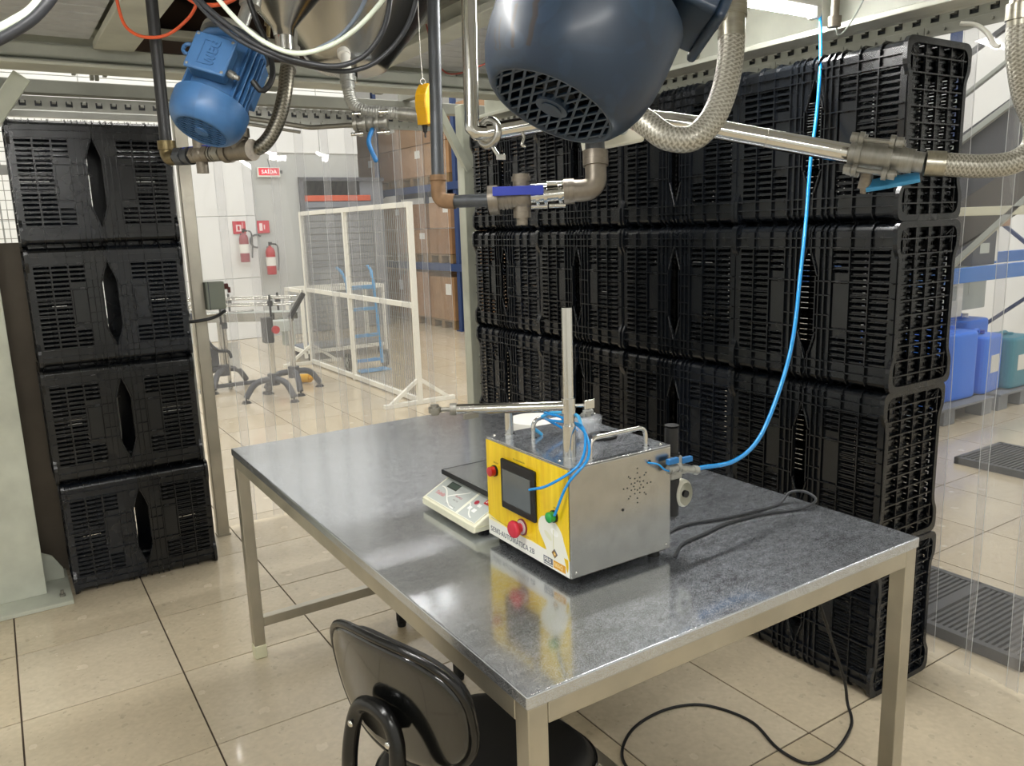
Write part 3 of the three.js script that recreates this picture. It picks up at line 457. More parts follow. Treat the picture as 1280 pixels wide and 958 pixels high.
  // posts and swivel arm
  const px = 1.187 - 1.281, pzz = 2.81 - 2.709;
  mesh('post', [cyl(0.0155, 0.0155, [px, y1, pzz], [px, y1 + 0.075, pzz], 24), cyl(0.0155, 0.0125, [px, y1 + 0.075, pzz], [px, y1 + 0.082, pzz], 24), cyl(0.0125, 0.0125, [px, y1 + 0.08, pzz], [px, y1 + 0.347, pzz], 24)], M.polished, t);
  mesh('short_post', [cyl(0.011, 0.011, [px + 0.0, y1, -0.157], [px, y1 + 0.06, -0.157], 20), cyl(0.014, 0.014, [px, y1, -0.157], [px, y1 + 0.004, -0.157], 20)], M.polished, t);
  const arm = [], A = [px - 0.006, y1 + 0.122, pzz - 0.004], B = [px - 0.215, y1 + 0.122, pzz - 0.14];
  mesh('arm', [cyl(0.0115, 0.0115, A, B, 20), cyl(0.0165, 0.0165, [px, y1 + 0.105, pzz], [px, y1 + 0.14, pzz], 24), ...[0.03].map(() => cyl(0.004, 0.004, [px + 0.012, y1 + 0.122, pzz + 0.006], [px + 0.034, y1 + 0.122, pzz + 0.02], 10)), bx(0.03, 0.022, 0.005, px + 0.044, y1 + 0.122, pzz + 0.02, 0.002).rotateY(0)], M.polished, t);
  const n = lerp3(A, B, 1.06), n2 = lerp3(A, B, 1.2);
  mesh('nozzle_clamp', [cyl(0.014, 0.014, B, n, 16), bx(0.04, 0.014, 0.006, n[0] + 0.035, n[1] - 0.014, n[2] + 0.034, 0.002), cyl(0.015, 0.015, [n2[0], n2[1] - 0.006, n2[2]], [n2[0], n2[1] + 0.006, n2[2]], 20), cyl(0.0095, 0.0095, [n2[0], n2[1] - 0.012, n2[2]], [n2[0], n2[1] + 0.012, n2[2]], 20), cyl(0.005, 0.005, n, n2, 10)], M.castSteel, t);
  // lid handles
  const handle = (a, b, h) => mesh('handle', [bent([[...a], [a[0], a[1] + h, a[2]], [b[0], b[1] + h, b[2]], [...b]], 0.0055, 0.03), cyl(0.009, 0.009, a, [a[0], a[1] + 0.003, a[2]], 14), cyl(0.009, 0.009, b, [b[0], b[1] + 0.003, b[2]], 14)], M.polished, t);
  handle([-0.068, y1, -0.085], [0.055, y1, -0.085], 0.05); handle([-0.07, y1, 0.148], [0.098, y1, 0.148], 0.05);
  for (const [x, z] of [[-0.135, 0.118], [-0.135, -0.165], [0.14, -0.165], [0.135, 0.16]]) mesh('lid_screw', new THREE.SphereGeometry(0.0045, 12, 6, 0, 6.3, 0, 1.57).translate(x, y1 + 0.002, z), M.polished, t);
  for (const [x, y] of [[-0.138, y0 + 0.014], [0.138, y0 + 0.014]]) mesh('side_screw', new THREE.SphereGeometry(0.004, 12, 8).scale(1, 1, 0.5).translate(x, y, z1), M.polished, t);
  const vh = []; for (let k = 0; k < 8; k++) for (const r of [0.011, 0.02, 0.031, 0.042]) { const a = k * Math.PI / 4 + (r === 0.02 ? 0.39 : 0), q = r > 0.04 && k % 2 ? 0.9 : 1; vh.push(cyl(0.0019, 0.0019, [0.045 + Math.cos(a) * r * q, y1 - 0.078 + Math.sin(a) * r * q, z1 - 0.001], [0.045 + Math.cos(a) * r * q, y1 - 0.078 + Math.sin(a) * r * q, z1 + 0.0004], 8)); }
  const v0 = mesh('vent_holes', vh, M.black, t); v0.userData.kind = 'stuff';
  for (const [x, y] of [[0.0, y1 - 0.128], [0.083, y1 - 0.026]]) mesh('plug_hole', cyl(0.0035, 0.0035, [x, y, z1 - 0.001], [x, y, z1 + 0.001], 10), M.black, t);
  const bxx0 = W / 2;
  // blue air hoses coiled on the lid
  mesh('air_hose', [...capTube([[0.02, y1 + 0.01, -0.05], [-0.03, y1 + 0.045, -0.075], [-0.085, y1 + 0.07, 0.02], [-0.06, y1 + 0.07, 0.1], [-0.085, y1 + 0.05, 0.15], [-0.13, y1 + 0.01, 0.185], [-0.185, y1 - 0.04, 0.14], [-0.197, y1 - 0.062, 0.085]].map((p) => p), 0.0033)], M.blueTube, t);
  mesh('air_hose', [...capTube([[0.03, y1 + 0.01, 0.0], [0.0, y1 + 0.05, -0.06], [-0.07, y1 + 0.078, -0.03], [-0.065, y1 + 0.075, 0.07], [-0.075, y1 + 0.058, 0.14], [-0.11, y1 + 0.02, 0.19], [-0.158, y1 - 0.03, 0.18], [-0.17, y1 - 0.112, 0.143]], 0.0033)], M.blueTube, t);
  mesh('air_hose', [...capTube([[-0.04, y1 + 0.006, -0.09], [-0.06, y1 + 0.03, -0.1], [-0.03, y1 + 0.062, -0.07], [0.0, y1 + 0.068, 0.0], [-0.035, y1 + 0.06, 0.07]], 0.0045)], std({ color: 0x3f9fd0, roughness: 0.3 }), t);
  mesh('air_hose', [...capTube([[bxx0 - 0.075, y1 - 0.028, z1 + 0.002], [bxx0 - 0.062, y1 - 0.03, z1 + 0.02], [bxx0 - 0.045, y1 - 0.045, z1 + 0.024], [bxx0 - 0.028, y1 - 0.053, 0.2]], 0.0025)], M.blueTube, t);
  mesh('gasket', new THREE.TorusGeometry(0.034, 0.004, 8, 30).rotateX(Math.PI / 2).translate(0.07, y1 + 0.006, 0.02), M.rubber, t);
  // air preparation unit on the back face
  const bxx = W / 2; const az = 0.148;
  mesh('air_regulator', [cyl(0.017, 0.017, [bxx + 0.03, y1 - 0.03, az], [bxx + 0.03, y1 + 0.035, az], 18), cyl(0.014, 0.018, [bxx + 0.03, y1 + 0.035, az], [bxx + 0.03, y1 + 0.04, az], 18), cyl(0.02, 0.02, [bxx + 0.03, y1 - 0.04, az], [bxx + 0.03, y1 - 0.03, az], 18)], M.black, t);
  mesh('regulator_body', [bx(0.04, 0.06, 0.04, bxx + 0.03, y1 - 0.065, az, 0.006), bx(0.03, 0.03, 0.05, bxx + 0.012, y1 - 0.065, az, 0.004)], M.galv, t);
  mesh('filter_bowl', [cyl(0.018, 0.02, [bxx + 0.03, y1 - 0.19, az], [bxx + 0.03, y1 - 0.095, az], 18), cyl(0.01, 0.018, [bxx + 0.03, y1 - 0.2, az], [bxx + 0.03, y1 - 0.19, az], 14)], M.black, t);
  mesh('silencer', [lathe([[0.009, 0], [0.022, 0], [0.026, 0.006], [0.026, 0.03], [0.022, 0.036]], 22).rotateX(Math.PI / 2).scale(1, 1.35, 1).translate(bxx + 0.055, y1 - 0.135, az - 0.01)], M.socket, t);
  mesh('silencer_bore', cyl(0.009, 0.009, [bxx + 0.055, y1 - 0.135, az + 0.02], [bxx + 0.055, y1 - 0.135, az + 0.0275], 16), M.black, t);
  const valve = (p, q, name) => { const v = mesh(name, [cyl(0.009, 0.009, p, q, 14), hex(0.012, lerp3(p, q, 0.1), lerp3(p, q, 0.35)), hex(0.012, lerp3(p, q, 0.75), q)], M.galv, t); mesh('lever', [bx(0.034, 0.014, 0.012, p[0] + (q[0] - p[0]) * 0.4, p[1] + 0.02, p[2] + (q[2] - p[2]) * 0.4, 0.002)], M.blueHandle, v); };
  valve([bxx + 0.042, y1 - 0.07, az + 0.012], [bxx + 0.098, y1 - 0.083, az + 0.022], 'inlet_valve'); valve([bxx - 0.03, y1 - 0.052, az + 0.05], [bxx + 0.012, y1 - 0.052, az + 0.045], 'outlet_valve');
}
tag(mesh('air_supply_hose', [...capTube([[2.62, 2.44, 2.36], [2.564, 2.240, 2.416], [2.52, 2.147, 2.45], [2.47, 1.996, 2.479], [2.401, 1.877, 2.518], [2.319, 1.687, 2.571], [2.196, 1.519, 2.652], [2.062, 1.320, 2.734], [1.921, 1.183, 2.797], [1.778, 1.095, 2.851], [1.66, 1.07, 2.875], [1.552, 1.077, 2.877], [1.53, 1.078, 2.879]], 0.0058, 10, 90)], M.blueTube), 'long blue air hose hanging from the ceiling down to the filling machine', 'hose');
// clear plastic cup lying on the lid
{
  const c = thing('plastic_cup', 'clear plastic nozzle guard lying on top of the filling machine', 'guard', [1.325, TH + 0.285, 2.70], 0.4);
  const g = lathe([[0.012, 0], [0.03, 0.002], [0.034, 0.02], [0.036, 0.05], [0.02, 0.058], [0.018, 0.05], [0.03, 0.045]], 20); mesh('shell', g.scale(1.5, 0.95, 0.9), M.clear, c);
  mesh('nut', [hex(0.012, [0, 0.052, 0], [0.0, 0.066, 0]), cyl(0.006, 0.006, [-0.02, 0.06, 0], [0.025, 0.06, 0], 10)], M.galv, c);
  const g2 = tube([[-0.045, 0.0, 0.01], [-0.055, 0.045, 0.01], [-0.045, 0.06, 0.0], [-0.03, 0.02, 0.0], [-0.015, 0.02, 0.0], [-0.005, 0.055, 0.0]], 0.006, 10); mesh('bent_tube', g2, M.clear, c);
}
{ // white tub behind the machine
  const c = thing('plastic_tub', 'white plastic tub standing on the table behind the filling machine', 'tub', [1.575, TH, 2.10]);
  mesh('body', lathe([[0.0, 0], [0.07, 0], [0.074, 0.004], [0.082, 0.16], [0.085, 0.162], [0.085, 0.17], [0.0, 0.17]], 32), M.white, c); mesh('lid', cyl(0.088, 0.088, [0, 0.165, 0], [0, 0.178, 0], 32), M.white, c);
}
// ---------- bench scale ----------
{
  const t = thing('bench_scale', 'low cream bench scale with a grey keypad and steel plate beside the filler', 'scale', [1.105, TH, 2.345]);
  const w = 0.305, s = new THREE.Shape(); s.moveTo(0, 0.018); s.lineTo(0, 0.03); s.lineTo(0.094, 0.078); s.lineTo(0.30, 0.078); s.lineTo(0.30, 0.018); s.closePath();
  const b = ext(s, w - 0.008, { bevelEnabled: true, bevelSize: 0.004, bevelThickness: 0.004, bevelSegments: 2 }); mesh('housing', b.translate(0, 0, -w / 2 + 0.004), M.cream, t);
  mesh('seam', bx(0.302, 0.003, w + 0.003, 0.15, 0.028, 0), M.ivory, t);
  for (const x of [0.05, 0.26]) for (const z of [-0.11, 0.11]) mesh('foot', cyl(0.014, 0.016, [x, 0, z], [x, 0.02, z], 12), M.rubber, t);
  const kp = canvas(1024, 360, (c, W, H) => {
    c.fillStyle = '#b9bfbb'; c.fillRect(0, 0, W, H); c.strokeStyle = '#eeeede'; c.lineWidth = 10; c.strokeRect(5, 5, W - 10, H - 10); c.fillStyle = '#eeeede'; c.fillRect(640, 0, 40, H);
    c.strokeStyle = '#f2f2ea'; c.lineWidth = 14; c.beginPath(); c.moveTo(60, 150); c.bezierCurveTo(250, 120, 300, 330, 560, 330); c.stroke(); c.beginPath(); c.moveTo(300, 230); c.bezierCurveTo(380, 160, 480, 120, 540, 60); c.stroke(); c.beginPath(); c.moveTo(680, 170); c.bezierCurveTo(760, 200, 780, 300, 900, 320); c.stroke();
    c.fillStyle = '#20261f'; c.fillRect(130, 40, 200, 92); c.fillStyle = '#46544c'; c.fillRect(142, 52, 176, 66);
    c.fillStyle = '#c02a3a'; c.font = 'italic bold 62px serif'; c.fillText('Toledo', 70, 262, 180); c.font = 'bold 30px sans-serif'; c.fillStyle = '#a04850'; c.fillText('BALANÇA', 400, 190, 130); c.fillStyle = '#3a3030'; c.font = '26px sans-serif'; c.fillText('Máx 3 kg', 420, 240, 100); c.fillStyle = '#555'; c.fillText('d = 0,5 g  e = 1 g', 380, 318, 200);
    c.fillStyle = '#cf2424'; c.fillRect(850, 20, 150, 84); c.fillStyle = '#fff'; c.font = 'bold 60px sans-serif'; c.fillText('24 V', 860, 82, 130);
    c.fillStyle = '#b02a3c'; c.beginPath(); c.ellipse(760, 130, 34, 30, 0, 0, 7); c.fill(); c.fillStyle = '#f4f4f0'; c.fillRect(810, 130, 60, 40); c.fillRect(720, 200, 56, 44); c.fillRect(810, 206, 60, 46);
  });
  const a = Math.atan2(0.048, 0.094), L = Math.hypot(0.048, 0.094), g = new THREE.BoxGeometry(L - 0.012, 0.0015, w - 0.02);
  { const p = g.attributes.position, uv = g.attributes.uv; for (let i = 0; i < uv.count; i++) uv.setXY(i, p.getZ(i) / (w - 0.02) + 0.5, p.getX(i) / (L - 0.012) + 0.5); }
  g.rotateZ(a); mesh('keypad', g.translate(0.047 - 0.0025, 0.054 + 0.0045, 0), std({ map: kp, roughness: 0.35 }), t);
  mesh('plate', [bx(0.24, 0.004, 0.31, 0.19, 0.1, 0.0, 0.001)], M.tableTop, t); mesh('plate_edge', [bx(0.004, 0.014, 0.314, 0.069, 0.096, 0, 0.001), bx(0.24, 0.014, 0.004, 0.19, 0.096, -0.156, 0.001), bx(0.24, 0.014, 0.004, 0.19, 0.096, 0.156, 0.001)], M.black, t);
  mesh('plate_support', [bx(0.16, 0.02, 0.2, 0.19, 0.088, 0)], M.black, t);
}
// ---------- cables on the table and floor ----------
tag(mesh('power_cable', [...capTube([[1.436, TH + 0.03, 2.80], [1.47, TH + 0.008, 2.80], [1.591, TH + 0.0055, 2.77], [1.72, TH + 0.0055, 2.80], [1.834, TH + 0.0055, 2.815], [1.93, TH + 0.0055, 2.815], [1.975, TH + 0.03, 2.815], [2.0, TH + 0.034, 2.845], [1.998, TH + 0.022, 2.885], [1.95, TH + 0.0055, 2.88], [1.84, TH + 0.0055, 2.845], [1.7, TH + 0.0055, 2.83], [1.6, TH + 0.0055, 2.845], [1.5, TH + 0.0055, 2.86], [1.43, TH + 0.0055, 2.905]], 0.0038, 8, 120)], M.cable), 'dark power cable looped on the table behind the filling machine', 'cable');
tag(mesh('floor_cable', [...capTube([[2.1, 0.84, 2.70], [2.2, 0.62, 2.70], [2.33, 0.3, 2.72], [2.41, 0.09, 2.735], [2.42, 0.02, 2.74], [2.385, 0.0055, 2.78], [2.332, 0.0055, 2.815], [2.161, 0.0055, 2.866], [2.061, 0.0055, 2.851], [2.044, 0.0055, 2.758], [2.087, 0.0055, 2.608], [2.058, 0.0055, 2.491], [2.008, 0.0055, 2.426], [1.894, 0.0055, 2.385], [1.728, 0.0055, 2.405], [1.608, 0.0055, 2.496], [1.585, 0.0055, 2.6], [1.62, 0.0055, 2.8]], 0.0052, 8, 140)], M.black), 'black cable dropping behind the table and winding over the floor tiles', 'cable');
// ---------- chair ----------
{
  const t = thing('office_chair', 'black glossy-backed office chair pushed under the long table side', 'chair', [0.93, 0, 2.80], 0.29);
  function pad(w, h, th, bendK, m = 2.6, nr = 8, na = 44) {        // pad in the yz plane, thickness along x, bowed by bendK
    const p = [], ix = [], se = (c, k) => Math.sign(c) * Math.pow(Math.abs(c), 2 / k);
    const ring = (r, side) => { for (let i = 0; i < na; i++) { const a = i / na * 2 * Math.PI, z = w / 2 * r * se(Math.cos(a), m), y = h / 2 * r * se(Math.sin(a), m); p.push(side * th / 2 * Math.sqrt(Math.max(0, 1 - Math.pow(r, 10))) + bendK * z * z, y, z); } };
    for (let j = 0; j <= nr; j++) ring(Math.pow(Math.max(0.02, j / nr), 0.6), 1); for (let j = nr - 1; j >= 0; j--) ring(Math.pow(Math.max(0.02, j / nr), 0.6), -1);
    const R = 2 * nr + 1; for (let j = 0; j < R - 1; j++) for (let i = 0; i < na; i++) { const a = j * na + i, b = j * na + (i + 1) % na, c = a + na, d = b + na; ix.push(a, b, c, b, d, c); }
    for (let i = 1; i < na - 1; i++) { ix.push(0, i + 1, i); const o = (R - 1) * na; ix.push(o, o + i, o + i + 1); }
    const g = new THREE.BufferGeometry(); g.setAttribute('position', new THREE.Float32BufferAttribute(p, 3)); g.setIndex(ix); g.computeVertexNormals(); g.setAttribute('uv', new THREE.Float32BufferAttribute(p.flatMap((_, i) => (i % 3 ? [] : [p[i + 2], p[i + 1]])), 2)); return g;
  }
  const BT = 0.16, by = 0.765, bxx = -0.262;
  const shell = mesh('backrest', pad(0.405, 0.285, 0.014, 0.85).rotateZ(BT).translate(bxx - 0.012, by, 0), M.gloss, t); shell.userData.label = 'glossy black backrest shell';
  mesh('back_cushion', pad(0.385, 0.265, 0.05, 0.85).rotateZ(BT).translate(bxx + 0.018, by - 0.002, 0), M.leather, t);
  mesh('edge_trim', (() => { const q = []; for (let i = 0; i <= 48; i++) { const a = i / 48 * 2 * Math.PI, k = 2 / 2.6, z = 0.2035 * Math.sign(Math.cos(a)) * Math.pow(Math.abs(Math.cos(a)), k), y = 0.1435 * Math.sign(Math.sin(a)) * Math.pow(Math.abs(Math.sin(a)), k); q.push([0.85 * z * z, y, z]); } return tube(q, 0.009, 8, 120).rotateZ(BT).translate(bxx - 0.006, by, 0); })(), M.enamel, t);
  mesh('seat', pad(0.44, 0.43, 0.06, 0.0, 3.4).rotateZ(Math.PI / 2).translate(0.01, 0.47, 0), M.leather, t);
  mesh('seat_pan', pad(0.43, 0.42, 0.02, 0.0, 3.4).rotateZ(Math.PI / 2).translate(0.01, 0.437, 0), M.gloss, t);
  mesh('seat_trim', (() => { const q = []; for (let i = 0; i <= 56; i++) { const a = i / 56 * 2 * Math.PI, k = 2 / 3.4; q.push([0.01 + 0.214 * Math.sign(Math.sin(a)) * Math.pow(Math.abs(Math.sin(a)), k), 0.458, 0.22 * Math.sign(Math.cos(a)) * Math.pow(Math.abs(Math.cos(a)), k)]); } return tube(q, 0.012, 8, 140); })(), M.gloss, t);
  const U = [[-0.05, 0.415, -0.13], [-0.2, 0.43, -0.125], [-0.285, 0.5, -0.11], [-0.315, 0.62, -0.078], [-0.305, 0.72, -0.062], [-0.303, 0.755, -0.04], [-0.302, 0.765, 0], [-0.303, 0.755, 0.04], [-0.305, 0.72, 0.062], [-0.315, 0.62, 0.078], [-0.285, 0.5, 0.11], [-0.2, 0.43, 0.125], [-0.05, 0.415, 0.13]];
  mesh('back_bracket', tube(U, 0.0165, 12, 90), M.enamel, t);
  mesh('bracket_plate', (() => { const s = new THREE.Shape(); s.absellipse(0, 0, 0.058, 0.034, 0, 2 * Math.PI); return ext(s, 0.006).rotateY(Math.PI / 2).rotateZ(BT).translate(-0.297, 0.724, 0); })(), M.enamel, t);
  for (const z of [-0.056, 0.056]) mesh('bolt', new THREE.SphereGeometry(0.0075, 12, 8).scale(0.6, 1, 1).translate(-0.322, 0.715, z), M.polished, t);
  for (const [x, z] of [[0.17, 0.17], [0.17, -0.17], [-0.17, 0.17], [-0.17, -0.17]]) { const l = mesh('leg', [tube([[x * 0.8, 0.42, z * 0.8], [x, 0.39, z], [x * 1.15, 0.2, z * 1.1], [x * 1.25, 0.02, z * 1.18]], 0.0125, 10), cyl(0.016, 0.016, [x * 1.25, 0, z * 1.18], [x * 1.25, 0.03, z * 1.18], 12)], M.enamel, t); }
  mesh('under_frame', [bx(0.3, 0.02, 0.025, 0, 0.418, 0.13, 0.004), bx(0.3, 0.02, 0.025, 0, 0.418, -0.13, 0.004)], M.enamel, t);
}
// ---------- overhead plant: motors, hoppers, pipes, valves ----------
function motor(label, fan, axis, box, m, scale, k = 1, boxY = 0) {                 // origin at the fan end; local y runs from the fan end to the flange
  const t = thing('electric_motor', label, 'motor', fan);
  const Y = V(...axis).negate().normalize(), Zt = V(...box); const X = Y.clone().cross(Zt).normalize(), Z = X.clone().cross(Y).normalize();
  t.quaternion.setFromRotationMatrix(new THREE.Matrix4().makeBasis(X, Y, Z)); t.scale.setScalar(scale);
  mesh('fan_cowl', lathe([[0.067, 0.004], [0.069, 0.0], [0.073, 0.0], [0.079, 0.005], [0.088, 0.017], [0.096, 0.034], [0.101, 0.055], [0.1035, 0.08], [0.104, 0.125], [0.1015, 0.128], [0.1015, 0.1], [0.097, 0.06], [0.083, 0.02], [0.067, 0.004]].map(([r, y]) => [r, y * k]), 48), m, t);
  const gs = [];
  for (let k = -5; k <= 5; k++) for (const s of [-1, 1]) { const d = k * 0.0125, h = Math.sqrt(Math.max(0, 0.0685 ** 2 - d * d)); if (h < 0.01) continue; const b = bx(h * 2, 0.0025, 0.0028, 0, 0, d); b.rotateY(s * 0.52 + (s > 0 ? 0 : 0.5)); gs.push(b.translate(0, 0.0025, 0)); }
  mesh('fan_grille', gs, m, t); mesh('grille_boss', [cyl(0.019, 0.02, [0, -0.001, 0], [0, 0.006, 0], 24), cyl(0.012, 0.012, [0, -0.0022, 0], [0, 0, 0], 24)], m, t);
  const bl = []; for (let k = 0; k < 7; k++) { const b = bx(0.042, 0.045, 0.003, 0.042, 0.045, 0); b.rotateY(k * 0.898); bl.push(b); }
  mesh("fan", [...bl, cyl(0.02, 0.02, [0, 0.02, 0], [0, 0.1, 0], 16), cyl(0.09, 0.09, [0, 0.075, 0], [0, 0.08, 0], 30)], M.black, t);
  mesh('body', [cyl(0.078, 0.078, [0, 0.1 * k, 0], [0, 0.275, 0], 36), cyl(0.094, 0.094, [0, 0.118 * k, 0], [0, 0.135 * k, 0], 36), lathe([[0.0, 0.29], [0.07, 0.288], [0.093, 0.272], [0.093, 0.262], [0.08, 0.258]], 36)], m, t);
  const fins = []; for (let q = 0; q < 30; q++) { const a = q / 30 * Math.PI * 2; if (Math.cos(a) > 0.72) continue; const b = bx(0.004, 0.262 - 0.128 * k, 0.017, 0, (0.262 + 0.128 * k) / 2, 0.085, 0.001); b.rotateY(a); fins.push(b); }
  mesh('cooling_fins', fins, m, t);
  mesh('flange', [cyl(0.1, 0.1, [0, 0.285, 0], [0, 0.302, 0], 40), cyl(0.07, 0.07, [0, 0.3, 0], [0, 0.315, 0], 30)], M.castSteel, t);
  for (const s of [-1, 1]) mesh('foot_rail', bx(0.02, 0.13, 0.05, s * 0.085, 0.195, -0.03, 0.004), m, t);
  const tb = mesh('terminal_box', [bx(0.1, 0.1, 0.05, 0, 0.2, 0.1, 0.008), bx(0.112, 0.112, 0.012, 0, 0.2, 0.126, 0.006)], m, t); tb.position.y = boxY;
  const L = textShape('WEG', 0.026, 0.0035); if (L) { const q = mesh('raised_lettering', L.rotateZ(Math.PI / 2).translate(0.006, 0.2 , 0.1315), m, tb); mesh('lettering_frame', frame(0.042, 0.074, 0.004, 0.003).translate(-0.006, 0.2, 0.131), m, tb); }
  for (const [a, b] of [[-1, -1], [1, -1], [-1, 1], [1, 1]]) mesh('screw', new THREE.SphereGeometry(0.0045, 10, 6).scale(1, 1, 0.5).translate(a * 0.047, 0.2 + b * 0.047, 0.132), M.castSteel, tb);
  mesh('lifting_eye', [new THREE.TorusGeometry(0.016, 0.006, 8, 20).translate(-0.118, 0.235, 0.0), cyl(0.008, 0.008, [-0.08, 0.235, 0], [-0.104, 0.235, 0], 10)], m, t);
  mesh('cable_gland', [hex(0.011, [0.052, 0.175, 0.1], [0.07, 0.17, 0.1]), cyl(0.007, 0.007, [0.065, 0.17, 0.1], [0.083, 0.168, 0.1], 10)], M.castSteel, tb);
  return t;
}
function frame(w, h, b, d) { const s = rrect(w, h, 0.002), q = rrect(w - 2 * b, h - 2 * b, 0.001); s.holes.push(new THREE.Path(q.getPoints(4))); return ext(s, d); }
const font = await new FontLoader().loadAsync('fonts/droid/droid_sans_bold.typeface.json');
function textShape(s, size, depth) { const g = new TextGeometry(s, { font, size, depth, curveSegments: 4 }); g.computeBoundingBox(); const b = g.boundingBox; return g.translate(-(b.min.x + b.max.x) / 2, -(b.min.y + b.max.y) / 2, 0); }
motor('small mid-blue electric motor hanging above the left crates', [0.589, 1.932, 2.158], [-0.461, -0.863, 0.209], [-0.44, 0.30, 0.85], M.motorBlue, 0.87, 0.7, -0.035);
motor('big dark navy electric motor with chipped paint hanging close above the table', [0.658, 1.814, 3.5], [-0.496, -0.868, -0.017], [0.80, -0.3, 0.5], M.motorNavy, 0.99);
tag(mesh('motor_bracket', [cyl(0.016, 0.016, [0.703, 2.15, 2.105], [0.76, 2.27, 2.08], 14), cyl(0.026, 0.026, [0.755, 2.25, 2.08], [0.80, 2.45, 2.06], 14)], M.galv), 'galvanised bracket and drive shaft above the small blue motor', 'bracket');
tag(mesh('motor_bracket', [cyl(0.03, 0.03, [0.81, 2.085, 3.506], [1.0, 2.42, 3.52], 16), box2([0.92, 2.3, 3.42], [1.1, 2.46, 3.6], 0.004)], M.paintDark), 'painted mounting block above the big navy motor', 'bracket');
tag(mesh('motor_lead', tube([[0.697, 2.043, 2.243], [0.715, 2.02, 2.25], [0.745, 2.05, 2.24], [0.755, 2.13, 2.2], [0.74, 2.2, 2.17], [0.72, 2.3, 2.15], [0.7, 2.44, 2.1]], 0.007), M.black), 'black lead curving up from the terminal box of the small blue motor', 'cable');
// two cone-bottomed stainless hoppers through the deck
function hopper(label, apex, up, r, h, prof) {
  const t = thing('hopper', label, 'hopper', apex), e = lathe(prof || [[0.022, 0], [0.026, 0.0], [0.03, 0.02], [r * 0.5, h * 0.42], [r, h], [r + 0.004, h + 0.01], [r, h + 0.02], [r, h + 0.6], [r - 0.004, h + 0.6], [r - 0.004, h]], 56);
  mesh('cone', e, M.steel, t); mesh('weld_ring', new THREE.TorusGeometry(r + 0.001, 0.004, 6, 56).rotateX(Math.PI / 2).translate(0, h, 0), M.polished, t);
  mesh('outlet', cyl(0.024, 0.024, [0, -0.035, 0], [0, 0.01, 0], 20), M.polished, t);
  const d = V(...up).sub(V(...apex)).normalize(); t.quaternion.setFromUnitVectors(V(0, 1, 0), d); return t;
}
hopper('left stainless cone hopper with a brass nipple above the corrugated hose', [0.856, 2.20, 2.02], [0.88, 3.0, 1.99], 0.2, 0.24);
hopper('right stainless cone hopper above the white hose union', [1.21, 2.205, 1.60], [1.26, 3.0, 1.54], 0.36, 0.30, [[0, 0], [0.1, 0.004], [0.125, 0.014], [0.135, 0.03], [0.36, 0.30], [0.364, 0.31], [0.36, 0.32], [0.36, 0.9], [0.356, 0.9], [0.356, 0.3]]);
tag(mesh('brass_nipple', [hex(0.013, [0.88, 2.27, 1.82], [0.884, 2.295, 1.82]), cyl(0.008, 0.01, [0.884, 2.295, 1.82], [0.89, 2.33, 1.815], 12), cyl(0.006, 0.006, [0.876, 2.24, 1.82], [0.88, 2.27, 1.82], 10)], M.brass), 'small brass nipple at the tip of the left hopper', 'fitting');
// black drop pipe, its valve run and the ridged hose
tag(mesh('drop_pipe', [cyl(0.0165, 0.0165, [0.6, 2.7, 1.69], [0.588, 1.935, 1.715], 18)], std({ color: 0x17181a, roughness: 0.5 })), 'black vertical pipe coming down in front of the left crates', 'pipe');
{
  const t = thing('valve_run', 'dirty bronze elbow, ball valve and tee below the small blue motor', 'valve', [0.588, 1.9, 1.72]);
  const a = [0, 0.0, 0], P = (k) => lerp3([0, 0.008, 0.01], [0.135, 0.006, 0.265], k);
  mesh('elbow', [bent([[0, 0.05, 0], [0, 0.006, 0], P(0.12)], 0.021, 0.03), cyl(0.025, 0.025, [0, 0.03, 0], [0, 0.055, 0], 16)], M.brass, t);
  mesh('union', [hex(0.027, P(0.14), P(0.24)), cyl(0.022, 0.022, P(0.22), P(0.32), 18), cyl(0.025, 0.025, P(0.3), P(0.34), 18)], M.greyPipe, t);
  const c = P(0.47); mesh('valve_body', [new THREE.SphereGeometry(0.026, 18, 12).translate(...c), hex(0.024, P(0.36), P(0.42)), hex(0.024, P(0.53), P(0.6)), cyl(0.02, 0.02, [c[0], c[1] + 0.01, c[2]], [c[0], c[1] + 0.045, c[2]], 14), cyl(0.016, 0.016, [c[0], c[1] - 0.05, c[2]], [c[0], c[1], c[2]], 14)], M.bronze, t);
  const lv = bx(0.016, 0.012, 0.12, 0, 0, 0, 0.003); lv.rotateY(0.47); mesh('lever', lv.translate(c[0] - 0.005, c[1] + 0.018, c[2] - 0.005), M.deepBlue, t);
  mesh('nipple', [cyl(0.018, 0.018, P(0.58), P(0.8), 16), hex(0.024, P(0.68), P(0.76)), ...[0.62, 0.66].map((k) => cyl(0.022, 0.022, P(k), P(k + 0.015), 16))], M.castSteel, t);
  const te = P(1.0); mesh('tee', [cyl(0.024, 0.024, P(0.8), P(1.14), 18), cyl(0.028, 0.028, P(0.8), P(0.87), 18), cyl(0.028, 0.028, P(1.08), P(1.16), 18), cyl(0.024, 0.024, te, [te[0], te[1] + 0.055, te[2] - 0.004], 18), cyl(0.028, 0.028, [te[0], te[1] + 0.035, te[2]], [te[0], te[1] + 0.058, te[2]], 18)], M.bronze, t);
  mesh('riser', cyl(0.016, 0.016, [te[0], te[1] + 0.05, te[2]], [te[0] + 0.01, te[1] + 0.22, te[2] - 0.02], 16), M.greyPipe, t);
}
